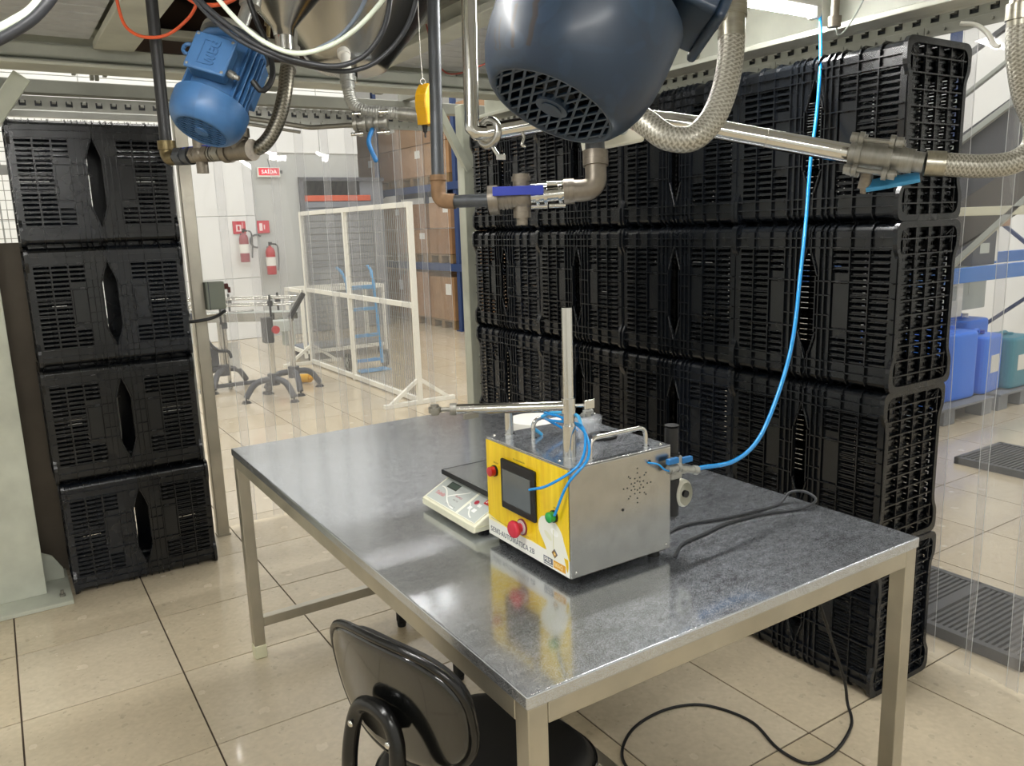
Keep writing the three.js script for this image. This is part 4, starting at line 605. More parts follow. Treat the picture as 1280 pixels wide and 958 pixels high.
function ridged(pts, r, n, amp, m, name, parent) {                 // corrugated metal hose
  const c = new THREE.CatmullRomCurve3(pts.map((p) => V(...p)), false, 'centripetal'), g = new THREE.TubeGeometry(c, n * 4, r, 14, false), p = g.attributes.position, q = V(0, 0, 0), s = V(0, 0, 0);
  for (let j = 0; j <= n * 4; j++) { c.getPointAt(j / (n * 4), q); const k = 1 + amp * Math.cos(j / 4 * 2 * Math.PI); for (let i = 0; i <= 14; i++) { const o = j * 15 + i; s.fromBufferAttribute(p, o).sub(q).multiplyScalar(k).add(q); p.setXYZ(o, s.x, s.y, s.z); } }
  g.computeVertexNormals(); return mesh(name, g, m, parent);
}
{
  const t = thing('ridged_hose', 'grey corrugated metal hose rising from the tee to the left hopper', 'hose', [0.744, 1.907, 1.997]);
  const O = (p) => p.map((v, i) => v - [0.744, 1.907, 1.997][i]);
  mesh('hose', tube([[0.735, 1.907, 1.994], [0.765, 1.913, 2.012], [0.790, 1.935, 2.02], [0.820, 1.985, 2.024], [0.845, 2.055, 2.02], [0.862, 2.11, 2.0], [0.880, 2.145, 1.974]].map(O), 0.0195, 14, 60), phy({ color: 0x9a978f, metalness: 0.9, roughness: 0.4, map: braidMap(16, 3) }), t);
  mesh('collar', [hex(0.026, O([0.733, 1.905, 1.992]), O([0.752, 1.909, 2.003]))], M.castSteel, t); mesh('upper_collar', [cyl(0.022, 0.022, O([0.868, 2.12, 1.995]), O([0.885, 2.16, 1.965]), 16), hex(0.027, O([0.884, 2.155, 1.967]), O([0.898, 2.19, 1.94])), cyl(0.02, 0.02, O([0.895, 2.185, 1.945]), O([0.915, 2.24, 1.9]), 16)], M.castSteel, t);
}
{ // union and braided hose under the right hopper
  const t = thing('hose_union', 'white pipe, hex union and short metal hose below the right hopper', 'pipe', [1.135, 2.12, 1.77]);
  const O = (p) => p.map((v, i) => v - [1.135, 2.12, 1.77][i]);
  mesh('pipe', [cyl(0.015, 0.015, O([1.16, 2.275, 1.685]), O([1.134, 2.165, 1.76]), 18), cyl(0.021, 0.021, O([1.149, 2.245, 1.705]), O([1.146, 2.23, 1.715]), 18)], M.white, t);
  mesh('union', [hex(0.026, O([1.1335, 2.172, 1.757]), O([1.1325, 2.142, 1.763])), hex(0.022, O([1.1325, 2.142, 1.763]), O([1.132, 2.12, 1.768])), cyl(0.018, 0.018, O([1.132, 2.125, 1.767]), O([1.131, 2.105, 1.772]), 16)], M.galv, t);
  ridged([[1.131, 2.115, 1.771], [1.133, 2.088, 1.778], [1.142, 2.066, 1.79], [1.168, 2.052, 1.81], [1.204, 2.047, 1.834], [1.26, 2.04, 1.869]].map(O), 0.019, 26, 0.05, M.galv, 'hose', t);
  mesh('end_collar', cyl(0.022, 0.022, O([1.255, 2.0405, 1.866]), O([1.30, 2.033, 1.9]), 16), M.castSteel, t);
}
{
  const t = thing('ball_valve', 'small clamped ball valve with a blue lever hanging straight down', 'valve', [1.13, 2.0, 1.918]);
  const D = V(0.842, 0.03, 0.537), P = (k, dy = 0) => [D.x * k, D.y * k + dy, D.z * k];
  mesh('body', [cyl(0.017, 0.017, P(-0.05), P(0.05), 16), new THREE.SphereGeometry(0.022, 16, 10), ...[-0.045, -0.018, 0.02, 0.046].map((k) => cyl(0.026, 0.026, P(k), P(k + 0.008), 18))], M.castSteel, t);
  for (const k of [-0.05, 0.03]) { mesh('clamp_bolt', [cyl(0.0055, 0.0055, P(k - 0.008, -0.028), P(k + 0.022, -0.028), 8), hex(0.008, P(k + 0.016, -0.028), P(k + 0.028, -0.028))], M.polished, t); mesh('clamp_bolt', hex(0.008, P(k + 0.0, 0.03), P(k + 0.026, 0.03)), M.polished, t); }
  mesh('lever', [...capTube([[0, -0.02, 0.015], [-0.012, -0.04, 0.02], [-0.02, -0.06, 0.03], [-0.008, -0.11, 0.045]], 0.007, 8)], M.blueHandle, t);
}
tag(mesh('rod_pipe', [bent([[0.8, 2.075, 1.45], [1.05, 2.018, 1.625], [1.13, 2.0, 1.918]], 0.0075, 0.02), tube([[0.82, 2.05, 1.47], [1.02, 2.005, 1.61]], 0.005, 8)], M.castSteel), 'thin bare steel pipe running to the small blue-levered valve', 'pipe');
// yellow spring balancer
{
  const t = thing('spring_balancer', 'yellow spring balancer hanging from a wire beside the grey pipe', 'balancer', [1.272, 2.0, 2.0]);
  const s = new THREE.Shape(); s.moveTo(-0.02, -0.005); s.lineTo(0.02, -0.005); s.lineTo(0.022, 0.02); s.bezierCurveTo(0.034, 0.05, 0.03, 0.085, 0.004, 0.105); s.lineTo(-0.004, 0.105); s.bezierCurveTo(-0.03, 0.085, -0.034, 0.05, -0.022, 0.02); s.closePath();
  const g = ext(s, 0.03, { bevelEnabled: true, bevelSize: 0.004, bevelThickness: 0.005, bevelSegments: 2 }); g.rotateY(0.5); mesh('housing', g.translate(0, 0.0, -0.012), M.yellow, t);
  mesh('rim', (() => { const k = new THREE.TorusGeometry(0.022, 0.004, 8, 22); k.rotateY(0.5); return k.translate(0.009, 0.05, 0.016); })(), std({ color: 0xc48c08, roughness: 0.5 }), t);
  mesh('hook', [new THREE.TorusGeometry(0.008, 0.0025, 6, 16).translate(0, 0.115, 0), tube([[0, 0.12, 0], [0.002, 0.2, -0.01], [0, 0.46, 0]], 0.0018, 6)], M.castSteel, t);
  mesh('stopper', [cyl(0.009, 0.006, [0, -0.008, 0], [0, -0.03, 0], 12), cyl(0.003, 0.003, [0, -0.03, 0], [0, -0.045, 0], 8)], M.black, t);
}
// grey pipe and its bronze ball valve
tag(mesh('grey_pipe', [cyl(0.0165, 0.0165, [1.205, 2.7, 2.24], [1.132, 1.80, 2.33], 20), cyl(0.0165, 0.0165, [1.150, 1.7535, 2.357], [1.225, 1.7525, 2.462], 20)], M.greyPipe), 'weathered grey pipe coming down to the blue-handled bronze valve', 'pipe');
tag(mesh('rusty_elbow', [bent([[1.134, 1.815, 2.328], [1.130, 1.757, 2.334], [1.160, 1.7533, 2.371]], 0.0195, 0.035), cyl(0.022, 0.022, [1.134, 1.822, 2.328], [1.1335, 1.808, 2.329], 18)], M.rustPipe), 'rust-brown elbow at the foot of the grey pipe', 'pipe elbow');
{
  const t = thing('ball_valve', 'bronze ball valve with a flat royal-blue lever behind the big motor', 'valve', [1.255, 1.757, 2.53]);
  const A = [-0.05, -0.006, -0.055], B = [0.11, 0.006, 0.07], P = (k) => lerp3(A, B, k);
  mesh('hex_end', [hex(0.037, P(-0.03), P(0.09)), cyl(0.024, 0.024, P(0.08), P(0.3), 18), ...[0.13, 0.18, 0.23].map((k) => cyl(0.0265, 0.0265, P(k), P(k + 0.03), 18))], M.bronze, t);
  const c = P(0.38); mesh('body', [new THREE.SphereGeometry(0.03, 20, 14).translate(...c), hex(0.03, P(0.28), P(0.44)), cyl(0.021, 0.021, c, [c[0], c[1] + 0.058, c[2]], 18), cyl(0.024, 0.024, [c[0], c[1] + 0.04, c[2]], [c[0], c[1] + 0.052, c[2]], 18), hex(0.022, [c[0], c[1] - 0.02, c[2]], [c[0], c[1] - 0.05, c[2]]), cyl(0.015, 0.014, [c[0], c[1] - 0.045, c[2]], [c[0], c[1] - 0.068, c[2]], 16)], M.bronze, t);
  const lv = [bx(0.003, 0.022, 0.125, 0.034, 0.0, 0, 0.001), bx(0.02, 0.022, 0.003, 0.026, 0, -0.062, 0.001)]; lv.forEach((g) => { g.rotateY(Math.PI + 0.9); g.translate(c[0] - 0.008, c[1] + 0.016, c[2] + 0.0); });
  mesh('lever', lv, M.deepBlue, t);
  mesh('bolted_union', [cyl(0.018, 0.018, P(0.5), P(0.95), 16), ...[0.56, 0.66, 0.84].map((k) => cyl(0.026, 0.026, P(k), P(k + 0.04), 20))], M.polished, t);
  for (const [k, y] of [[0.6, 0.024], [0.6, -0.026], [0.8, 0.026], [0.82, -0.028]]) { const q = P(k); mesh('bolt', [hex(0.007, [q[0] - 0.016, q[1] + y, q[2] - 0.013], [q[0] + 0.016, q[1] + y, q[2] + 0.013])], M.polished, t); }
}
tag(mesh('bronze_elbow', [bent([[1.350, 1.766, 2.598], [1.412, 1.768, 2.64], [1.422, 1.86, 2.625]], 0.027, 0.05), cyl(0.031, 0.031, [1.345, 1.7655, 2.594], [1.366, 1.7665, 2.61], 20), cyl(0.0315, 0.0315, [1.418, 1.826, 2.631], [1.4215, 1.858, 2.626], 20), cyl(0.032, 0.032, [1.4215, 1.858, 2.626], [1.422, 1.862, 2.6255], 20)], M.bronze), 'brown pipe elbow between the blue-levered valve and the dark riser', 'pipe elbow');
tag(mesh('dark_riser', cyl(0.0245, 0.0245, [1.421, 1.85, 2.626], [1.47, 2.46, 2.54], 20), M.greyPipe), 'dark pipe rising behind the fan grille of the big motor', 'pipe');
// stainless line: down, clamp, across behind the motor to the three-piece valve
tag(mesh('sanitary_pipe', [bent([[1.185, 2.6, 2.45], [1.120, 1.905, 2.537], [1.155, 1.904, 2.56]], 0.0185, 0.05, 18), bent([[1.150, 1.905, 2.559], [1.30, 1.93, 2.65], [1.46, 1.921, 2.802], [1.775, 1.820, 3.10]], 0.0215, 0.1, 18), new THREE.TorusGeometry(0.0218, 0.0014, 6, 24).applyQuaternion(new THREE.Quaternion().setFromUnitVectors(V(0, 0, 1), V(0.315, -0.101, 0.298).normalize())).translate(1.64, 1.863, 2.972)], M.polished), 'polished stainless pipe dropping and then crossing in front of the crates', 'pipe');
{
  const t = thing('pipe_clamp', 'stainless ring clamp with a wing nut on the polished pipe', 'clamp', [1.153, 1.905, 2.56]);
  const q = new THREE.Quaternion().setFromUnitVectors(V(0, 0, 1), V(0.95, -0.1, -0.3).normalize());
  mesh('ring', [new THREE.TorusGeometry(0.029, 0.0095, 10, 30).applyQuaternion(q)], M.steel, t); mesh('gasket', [new THREE.TorusGeometry(0.022, 0.006, 8, 30).applyQuaternion(q)], M.polished, t);
  mesh('wing_nut', [cyl(0.005, 0.005, [0, -0.03, 0.01], [0.012, -0.06, 0.025], 8), bx(0.026, 0.014, 0.005, 0.014, -0.058, 0.028, 0.002)], M.steel, t);
}
tag(mesh('pipe_hook', tube([[1.21, 1.92, 2.60], [1.212, 1.89, 2.62], [1.205, 1.872, 2.622], [1.213, 1.868, 2.626]], 0.004, 6), M.steel), 'small steel hook under the polished pipe beside the clamp', 'hook');
{
  const A = [1.770, 1.8205, 3.098], B = [1.842, 1.793, 3.226], t = thing('ball_valve', 'large three-piece steel ball valve with a flat blue lever in front of the crates', 'valve', A);
  const P = (k) => lerp3([0, 0, 0], B.map((v, i) => v - A[i]), k), d = V(...P(1)).normalize(), up = V(0, 1, 0).addScaledVector(d, -d.y).normalize(), si = d.clone().cross(up);
  const at = (k, u, s) => { const p = P(k); return [p[0] + up.x * u + si.x * s, p[1] + up.y * u + si.y * s, p[2] + up.z * u + si.z * s]; };
  mesh('body', [cyl(0.033, 0.033, P(0.16), P(0.58), 24), cyl(0.03, 0.034, P(0.0), P(0.16), 24), cyl(0.03, 0.026, P(0.58), P(0.8), 24), hex(0.029, P(0.74), P(0.88)), cyl(0.022, 0.022, P(0.86), P(1.02), 20)], M.castSteel, t);
  for (const k of [0.1, 0.52]) mesh('flange', [cyl(0.04, 0.04, P(k), P(k + 0.07), 24), ...[[1, 1], [1, -1], [-1, 1], [-1, -1]].map(([a, b]) => cyl(0.014, 0.014, at(k, a * 0.034, b * 0.034), at(k + 0.07, a * 0.034, b * 0.034), 14))], M.castSteel, t);
  for (const [a, b] of [[1, 1], [1, -1], [-1, 1], [-1, -1]]) mesh('tie_bolt', [cyl(0.0055, 0.0055, at(-0.02, a * 0.032, b * 0.032), at(0.72, a * 0.032, b * 0.032), 10), hex(0.0125, at(-0.01, a * 0.034, b * 0.034), at(0.09, a * 0.034, b * 0.034)), hex(0.0125, at(0.6, a * 0.034, b * 0.034), at(0.7, a * 0.034, b * 0.034))], M.castSteel, t);
  mesh('stem', [cyl(0.013, 0.013, at(0.3, -0.03, -0.01), at(0.3, -0.062, -0.016), 16), hex(0.014, at(0.3, -0.056, -0.016), at(0.3, -0.07, -0.018)), cyl(0.008, 0.006, at(0.3, -0.07, -0.018), at(0.3, -0.08, -0.02), 12)], M.bronze, t);
  const lv = new THREE.Shape(); lv.moveTo(0, -0.013); lv.lineTo(0.03, -0.014); lv.lineTo(0.105, -0.011); lv.lineTo(0.105, 0.011); lv.lineTo(0.03, 0.014); lv.lineTo(0, 0.013);
  const g = ext(lv, 0.007, { bevelEnabled: true, bevelSize: 0.002, bevelThickness: 0.002, bevelSegments: 1 }), lx = d.clone().multiplyScalar(0.9).addScaledVector(up, 0.3).normalize(), lz = up.clone().addScaledVector(si, 0.9).cross(lx).cross(lx).negate().normalize(), mt = new THREE.Matrix4().makeBasis(lx, lz.clone().cross(lx), lz); g.applyMatrix4(mt); mesh('lever', g.translate(...at(0.34, -0.066, -0.02)), M.teal, t);
}
const braid = (ru, rv) => phy({ color: 0xe4e3df, metalness: 0.75, roughness: 0.38, map: braidMap(ru, rv), bumpMap: braidMap(ru, rv), bumpScale: 0.0012 });
{
  const t = thing('braided_hose', 'braided steel hose curving up at the right edge from the large valve', 'hose', [1.842, 1.793, 3.224]);
  const O = (p) => p.map((v, i) => v - [1.842, 1.793, 3.224][i]);
  mesh('hose', tube([[1.85, 1.791, 3.232], [1.879, 1.785, 3.271], [1.915, 1.779, 3.319], [1.952, 1.785, 3.362], [1.972, 1.81, 3.385], [1.972, 1.85, 3.39], [1.945, 1.92, 3.374], [1.922, 2.0, 3.367], [1.917, 2.05, 3.366]].map(O), 0.0245, 18, 90), braid(26, 5), t);
  mesh('sleeve', [cyl(0.027, 0.027, O([1.848, 1.7915, 3.229]), O([1.870, 1.7875, 3.259]), 24)], M.pipe, t); mesh('upper_sleeve', [cyl(0.024, 0.024, O([1.921, 2.005, 3.367]), O([1.917, 2.06, 3.366]), 22), hex(0.03, O([1.917, 2.06, 3.366]), O([1.916, 2.09, 3.366])), cyl(0.021, 0.021, O([1.916, 2.08, 3.366]), O([1.93, 2.46, 3.36]), 20)], M.pipe, t);
}
{
  const t = thing('braided_hose', 'thick braided steel hose sagging in a U beside the big navy motor', 'hose', [1.388, 2.087, 3.092]);
  const O = (p) => p.map((v, i) => v - [1.388, 2.087, 3.092][i]);
  mesh('hose', tube([[1.385, 2.06, 3.094], [1.376, 2.0, 3.102], [1.355, 1.93, 3.106], [1.325, 1.872, 3.1], [1.29, 1.842, 3.084], [1.259, 1.846, 3.053], [1.244, 1.875, 3.013], [1.236, 1.912, 2.956], [1.235, 1.955, 2.88]].map(O), 0.0252, 18, 90), braid(28, 5), t);
  mesh('sleeve', [cyl(0.026, 0.026, O([1.386, 2.075, 3.093]), O([1.381, 2.03, 3.098]), 24), cyl(0.029, 0.029, O([1.3895, 2.098, 3.091]), O([1.386, 2.07, 3.094]), 24), cyl(0.023, 0.023, O([1.41, 2.46, 3.07]), O([1.389, 2.09, 3.092]), 22)], M.pipe, t);
  mesh('far_sleeve', cyl(0.024, 0.024, O([1.235, 1.95, 2.89]), O([1.238, 2.1, 2.74]), 18), M.pipe, t);
}
{ // socket strip
  const t = thing('socket_strip', 'ivory socket strip with a red switch hanging behind the big motor', 'socket strip', [1.53, 1.914, 2.56], -0.74);
  const q = new THREE.Group(); 
  const s = new THREE.Shape(); s.moveTo(-0.022, -0.02); s.lineTo(0.022, -0.02); s.lineTo(0.03, 0.0); s.lineTo(0.012, 0.022); s.lineTo(-0.022, 0.022); s.closePath();
  const tilt = (g) => g.rotateZ(0.14);
  const bevel = ext(rrect(0.15, 0.058, 0.004), 0.026, { bevelEnabled: true, bevelSize: 0.006, bevelThickness: 0.006, bevelSegments: 1 });
  mesh('case', tilt(bevel), M.socket, t);
  for (const x of [-0.045, -0.008, 0.029]) { const k = mesh('outlet', tilt(new THREE.CylinderGeometry(0.0155, 0.0155, 0.004, 20).rotateX(Math.PI / 2).translate(x, 0.004, 0.0325)), M.plasticGrey, t); mesh('pin_hole', tilt(join([-0.006, 0, 0.006].map((d) => new THREE.CylinderGeometry(0.0024, 0.0024, 0.005, 8).rotateX(Math.PI / 2).translate(x + d, 0.004, 0.033)))), M.black, k); }
  mesh('switch', tilt(bx(0.016, 0.028, 0.006, 0.06, 0.01, 0.034, 0.002)), M.red, t);
  mesh('hang_cord', tube([[0.0, 0.03, 0.01], [0.02, 0.3, -0.02], [0.03, 0.58, -0.05]], 0.004, 6), M.white, t);
}
// loose cables
const cord = (name, label, pts, r, m) => tag(mesh(name, [...capTube(pts, r, 8)], m), label, 'cable');
cord('cable', 'pale green-white cable looping under the two hoppers', [[0.575, 2.44, 2.22], [0.608, 2.259, 2.251], [0.649, 2.172, 2.297], [0.702, 2.110, 2.345], [0.756, 2.083, 2.386], [0.813, 2.092, 2.421], [0.870, 2.125, 2.450], [0.937, 2.193, 2.476], [1.0, 2.29, 2.50], [1.04, 2.44, 2.52]], 0.0055, M.paleCable);
cord('cable', 'dark grey cable hanging in the shorter loop below the hoppers', [[0.56, 2.44, 2.17], [0.581, 2.249, 2.211], [0.651, 2.148, 2.280], [0.720, 2.091, 2.338], [0.793, 2.062, 2.391], [0.846, 2.056, 2.426], [0.894, 2.076, 2.452], [0.936, 2.128, 2.467], [0.960, 2.198, 2.465], [0.97, 2.44, 2.45]], 0.006, M.cable);
cord('cable', 'dark grey cable hanging in the longest loop below the hoppers', [[0.55, 2.44, 2.15], [0.575, 2.25, 2.2], [0.645, 2.14, 2.27], [0.72, 2.085, 2.33], [0.807, 2.058, 2.376], [0.860, 2.047, 2.413], [0.916, 2.061, 2.445], [0.977, 2.117, 2.472], [1.020, 2.202, 2.479], [1.05, 2.44, 2.47]], 0.0055, M.cable);
cord('cable', 'slim grey-blue cable in front of the right hopper', [[0.80, 2.09, 2.41], [0.85, 2.12, 2.43], [0.90, 2.18, 2.44], [0.93, 2.25, 2.44], [0.95, 2.44, 2.44]], 0.0045, std({ color: 0x66707c, roughness: 0.45 }));
cord('cable', 'orange wire sagging across the rusty shaft beside the black pipe', [[0.50, 2.45, 1.68], [0.515, 2.27, 1.70], [0.531, 2.241, 1.722], [0.557, 2.227, 1.742], [0.603, 2.228, 1.771], [0.650, 2.258, 1.794], [0.689, 2.311, 1.806], [0.70, 2.5, 1.80]], 0.0045, M.orange);
cord('cable', 'orange wire loop at the top above the small blue motor', [[0.585, 2.44, 1.98], [0.615, 2.281, 2.008], [0.645, 2.254, 2.034], [0.695, 2.254, 2.066], [0.733, 2.280, 2.083], [0.76, 2.44, 2.1]], 0.0055, M.orange);
cord('cable', 'pale hose hanging in a bend at the top left corner', [[0.0, 2.2, 2.30], [0.08, 2.07, 2.33], [0.154, 2.068, 2.368], [0.220, 2.095, 2.405], [0.256, 2.123, 2.420], [0.285, 2.19, 2.43], [0.30, 2.45, 2.44]], 0.0085, M.paleCable);
cord('cable', 'dark hose hanging in a bend at the top left corner', [[-0.02, 2.2, 2.3], [0.07, 2.045, 2.335], [0.151, 2.046, 2.371], [0.218, 2.076, 2.407], [0.260, 2.108, 2.427], [0.30, 2.17, 2.439], [0.32, 2.45, 2.45]], 0.010, M.cable);
tag(mesh('wire', tube([[1.66, 2.46, 1.3], [1.655, 2.34, 1.36], [1.66, 2.26, 1.44], [1.69, 2.25, 1.56], [1.78, 2.31, 1.66], [1.80, 2.45, 1.7]], 0.003, 6), std({ color: 0x8a3b30, roughness: 0.6 })), 'thin dull red wire sagging behind the grey pipe', 'cable');
{
  const t = thing('drain_stub', 'short brown drain stub hanging under the ceiling near the tube lamp', 'pipe', [2.38, 2.26, 2.60]);
  mesh('stub', [cyl(0.012, 0.012, [0, 0.02, 0], [-0.01, 0.18, 0.01], 12), cyl(0.019, 0.02, [0, -0.01, 0], [0, 0.02, 0], 16)], M.bronze, t);
  mesh('wire', tube([[0.005, 0.0, 0], [0.06, -0.02, -0.03], [0.12, 0.0, -0.05], [0.22, 0.1, -0.06], [0.28, 0.2, -0.06]], 0.0025, 6), M.plasticGrey, t);
}
// ---------- the far hall, seen through the strip curtains ----------
{ // exit sign
  const t = thing('exit_sign', 'red lit exit sign on the white back wall', 'sign', [4.07, 2.56, -8.98]);
  const tx = canvas(256, 96, (c, w, h) => { c.fillStyle = '#d8213a'; c.fillRect(0, 0, w, h); c.fillStyle = '#ffe9ea'; c.font = 'bold 66px sans-serif'; c.textAlign = 'center'; c.fillText('SAÍDA', w / 2, 72, 220); });
  mesh('case', bx(0.36, 0.15, 0.05, 0, 0.075, 0.005, 0.004), M.white, t);
  const g = new THREE.PlaneGeometry(0.33, 0.115).translate(0, 0.082, 0.031); mesh('sign_face', g, std({ map: tx, emissive: 0xffffff, emissiveMap: tx, emissiveIntensity: 0.9 }), t); mesh('hanger', cyl(0.006, 0.006, [0.03, 0.15, 0], [0.0, 0.28, 0], 8), M.darkSteel, t);
  mesh('sensor', bx(0.03, 0.05, 0.03, 0.2, 0.08, 0.02), M.darkSteel, t);
}
function extinguisher(label, x, body, y) {
  const t = thing('fire_extinguisher', label, 'extinguisher', [x, y, -8.86]);
  mesh('cylinder', lathe([[0, 0], [0.07, 0.0], [0.075, 0.01], [0.075, 0.36], [0.055, 0.42], [0.025, 0.44], [0.025, 0.46], [0, 0.46]], 24), body, t);
  mesh('valve_head', [cyl(0.02, 0.02, [0, 0.45, 0], [0, 0.5, 0], 12), bx(0.03, 0.02, 0.11, 0, 0.51, 0.03)], M.black, t);
  mesh('hose', tube([[0, 0.49, 0.03], [0.1, 0.47, 0.04], [0.12, 0.3, 0.03], [0.1, 0.06, 0.03]], 0.013, 8), M.black, t); mesh('label_band', cyl(0.0757, 0.0757, [0, 0.14, 0], [0, 0.28, 0], 24, true), M.label, t); mesh('wall_hook', bx(0.04, 0.1, 0.06, 0, 0.4, -0.09), M.darkSteel, t);
}
extinguisher('silver-red fire extinguisher on the white wall, the left one under its red sign', 3.55, std({ color: 0x9b5058, roughness: 0.35 }), 1.24); extinguisher('bright red fire extinguisher on the white wall, the right one under its red sign', 3.95, M.red, 1.02);
tag(mesh('hose_reel_hook', new THREE.TorusGeometry(0.1, 0.014, 8, 24, 4).rotateZ(0.8).translate(3.78, 1.56, -8.97), M.cable), 'dark looped hook on the white wall between the two extinguishers', 'hook');
for (const [x, l] of [[3.53, 'left'], [3.91, 'right']]) {
  const tx = canvas(128, 128, (c) => { c.fillStyle = '#c8273c'; c.fillRect(0, 0, 128, 128); c.fillStyle = '#f4dfe0'; if (l === 'left') { c.fillRect(30, 34, 56, 70); c.fillStyle = '#c8273c'; c.fillRect(46, 48, 22, 44); c.fillStyle = '#f4dfe0'; c.fillRect(96, 10, 6, 108); } else { c.fillRect(22, 24, 34, 80); c.fillRect(70, 40, 12, 50); } });
  const t = thing('wall_sign', `square red fire sign above the ${l} extinguisher`, 'sign', [x, 1.68, -8.99]); mesh('plate', bx(0.2, 0.2, 0.006, 0, 0.1, 0), M.red, t); mesh('print', new THREE.PlaneGeometry(0.19, 0.19).translate(0, 0.1, 0.0045), std({ map: tx, roughness: 0.5 }), t);
}
{ // white guard fence, three posts, mesh infill, braced feet
  const t = thing('guard_fence', 'tall white framed mesh guard fence standing beyond the curtain', 'fence', [3.473, 0, -4.23]);
  const z0 = -1.55, zm = -0.1, z1 = 1.545;
  for (const z of [z0, zm, z1]) mesh('post', bx(0.05, 1.93, 0.05, 0, 0.965, z, 0.004), M.whitePaint, t);
  for (const y of [1.905, 0.96, 0.04]) mesh('rail', bx(0.045, 0.05, z1 - z0, 0, y, (z0 + z1) / 2, 0.004), M.whitePaint, t);
  for (const z of [z0, z1]) for (const s of [-1, 1]) { const b = bx(0.035, 0.42, 0.035, 0, 0, 0, 0.003); b.rotateZ(s * 0.95); mesh('foot_brace', [b.translate(s * 0.17, 0.13, z), bx(0.36, 0.04, 0.05, s * 0.2, 0.02, z, 0.003)], M.whitePaint, t); }
  const w = []; for (let z = z0 + 0.03; z < z1; z += 0.045) w.push(bx(0.0055, 1.86, 0.0055, 0, 0.97, z)); for (let y = 0.1; y < 1.9; y += 0.12) w.push(bx(0.004, 0.004, z1 - z0, 0.003, y, (z0 + z1) / 2));
  const m = mesh('wire_mesh', w, M.galv, t); m.userData.kind = 'stuff';
}
{ // low white cage trolley behind the fence
  const t = thing('cage_trolley', 'low white cage trolley behind the guard fence', 'trolley', [4.03, 0, -6.3]);
  const fr = (x, y, z, w, h, d) => mesh('frame_bar', bx(w, h, d, x, y, z, 0.003), M.whitePaint, t);
  for (const x of [-0.57, 0.57]) for (const z of [-0.32, 0.32]) fr(x, 0.5, z, 0.04, 0.9, 0.04); for (const y of [0.93, 0.13]) for (const z of [-0.32, 0.32]) fr(0, y, z, 1.14, 0.045, 0.04); for (const y of [0.93, 0.13]) for (const x of [-0.57, 0.57]) fr(x, y, 0, 0.04, 0.045, 0.64); fr(-0.12, 0.5, 0.32, 0.04, 0.8, 0.035);
  const w = []; for (let x = -0.55; x < 0.56; x += 0.045) w.push(bx(0.005, 0.8, 0.005, x, 0.53, 0.32), bx(0.005, 0.8, 0.005, x, 0.53, -0.32)); for (let y = 0.18; y < 0.92; y += 0.06) w.push(bx(1.12, 0.005, 0.005, 0, y, 0.323), bx(1.12, 0.005, 0.005, 0, y, -0.317)); mesh('wire_mesh', w, M.galv, t).userData.kind = 'stuff';
  mesh('deck', bx(1.1, 0.02, 0.6, 0, 0.16, 0), M.greyPanel, t); for (const x of [-0.5, 0.5]) for (const z of [-0.27, 0.27]) mesh('caster', cyl(0.05, 0.05, [x - 0.015, 0.05, z], [x + 0.015, 0.05, z], 16), M.black, t);
}
{ // blue hand truck
  const t = thing('hand_truck', 'light blue two-wheeled hand truck behind the guard fence', 'hand truck', [3.86, 0, -4.85]);
  for (const s of [-1, 1]) mesh('side_rail', bent([[s * 0.17, 0.07, 0.02], [s * 0.17, 1.05, -0.1], [s * 0.19, 1.2, -0.2], [s * 0.2, 1.24, -0.32]], 0.018, 0.1, 10), M.truckBlue, t);
  for (const y of [0.12, 0.42, 0.74, 1.0]) mesh('crossbar', bx(0.34, y > 0.9 ? 0.05 : 0.04, 0.03, 0, y, -0.12 * y + 0.01, 0.004), M.truckBlue, t);
  mesh('toe_plate', bx(0.4, 0.012, 0.22, 0, 0.015, 0.12, 0.003), M.truckBlue, t); mesh('axle', cyl(0.012, 0.012, [-0.26, 0.11, -0.06], [0.26, 0.11, -0.06], 10), M.darkSteel, t);
  for (const s of [-1, 1]) { const w = mesh('wheel', new THREE.TorusGeometry(0.085, 0.027, 10, 26).rotateY(Math.PI / 2).translate(s * 0.24, 0.112, -0.06), M.rubber, t); mesh('hub', cyl(0.066, 0.066, [s * 0.24 - 0.012, 0.112, -0.06], [s * 0.24 + 0.012, 0.112, -0.06], 20), M.plasticGrey, w); }
}
function foot3(t, x, z, a0) {                                        // black tripod foot of a conveyor stand
  mesh('stand_post', cyl(0.03, 0.03, [x, 0.15, z], [x, 0.8, z], 16), M.polished, t);
  const leg = []; const pads = [];
  for (const a of [a0, a0 + 1.9, a0 + 3.6]) { const dx = Math.cos(a), dz = Math.sin(a); leg.push(bent([[x, 0.22, z], [x + dx * 0.2, 0.2, z + dz * 0.2], [x + dx * 0.3, 0.05, z + dz * 0.3]], 0.032, 0.1, 8)); pads.push(cyl(0.05, 0.03, [x + dx * 0.3, 0, z + dz * 0.3], [x + dx * 0.3, 0.025, z + dz * 0.3], 16), cyl(0.008, 0.008, [x + dx * 0.3, 0.02, z + dz * 0.3], [x + dx * 0.3, 0.1, z + dz * 0.3], 8)); }
  mesh('tripod_foot', [...leg, cyl(0.06, 0.06, [x, 0.15, z], [x, 0.27, z], 16)], M.darkSteel, t); mesh('levelling_pad', pads, M.black, t);
}
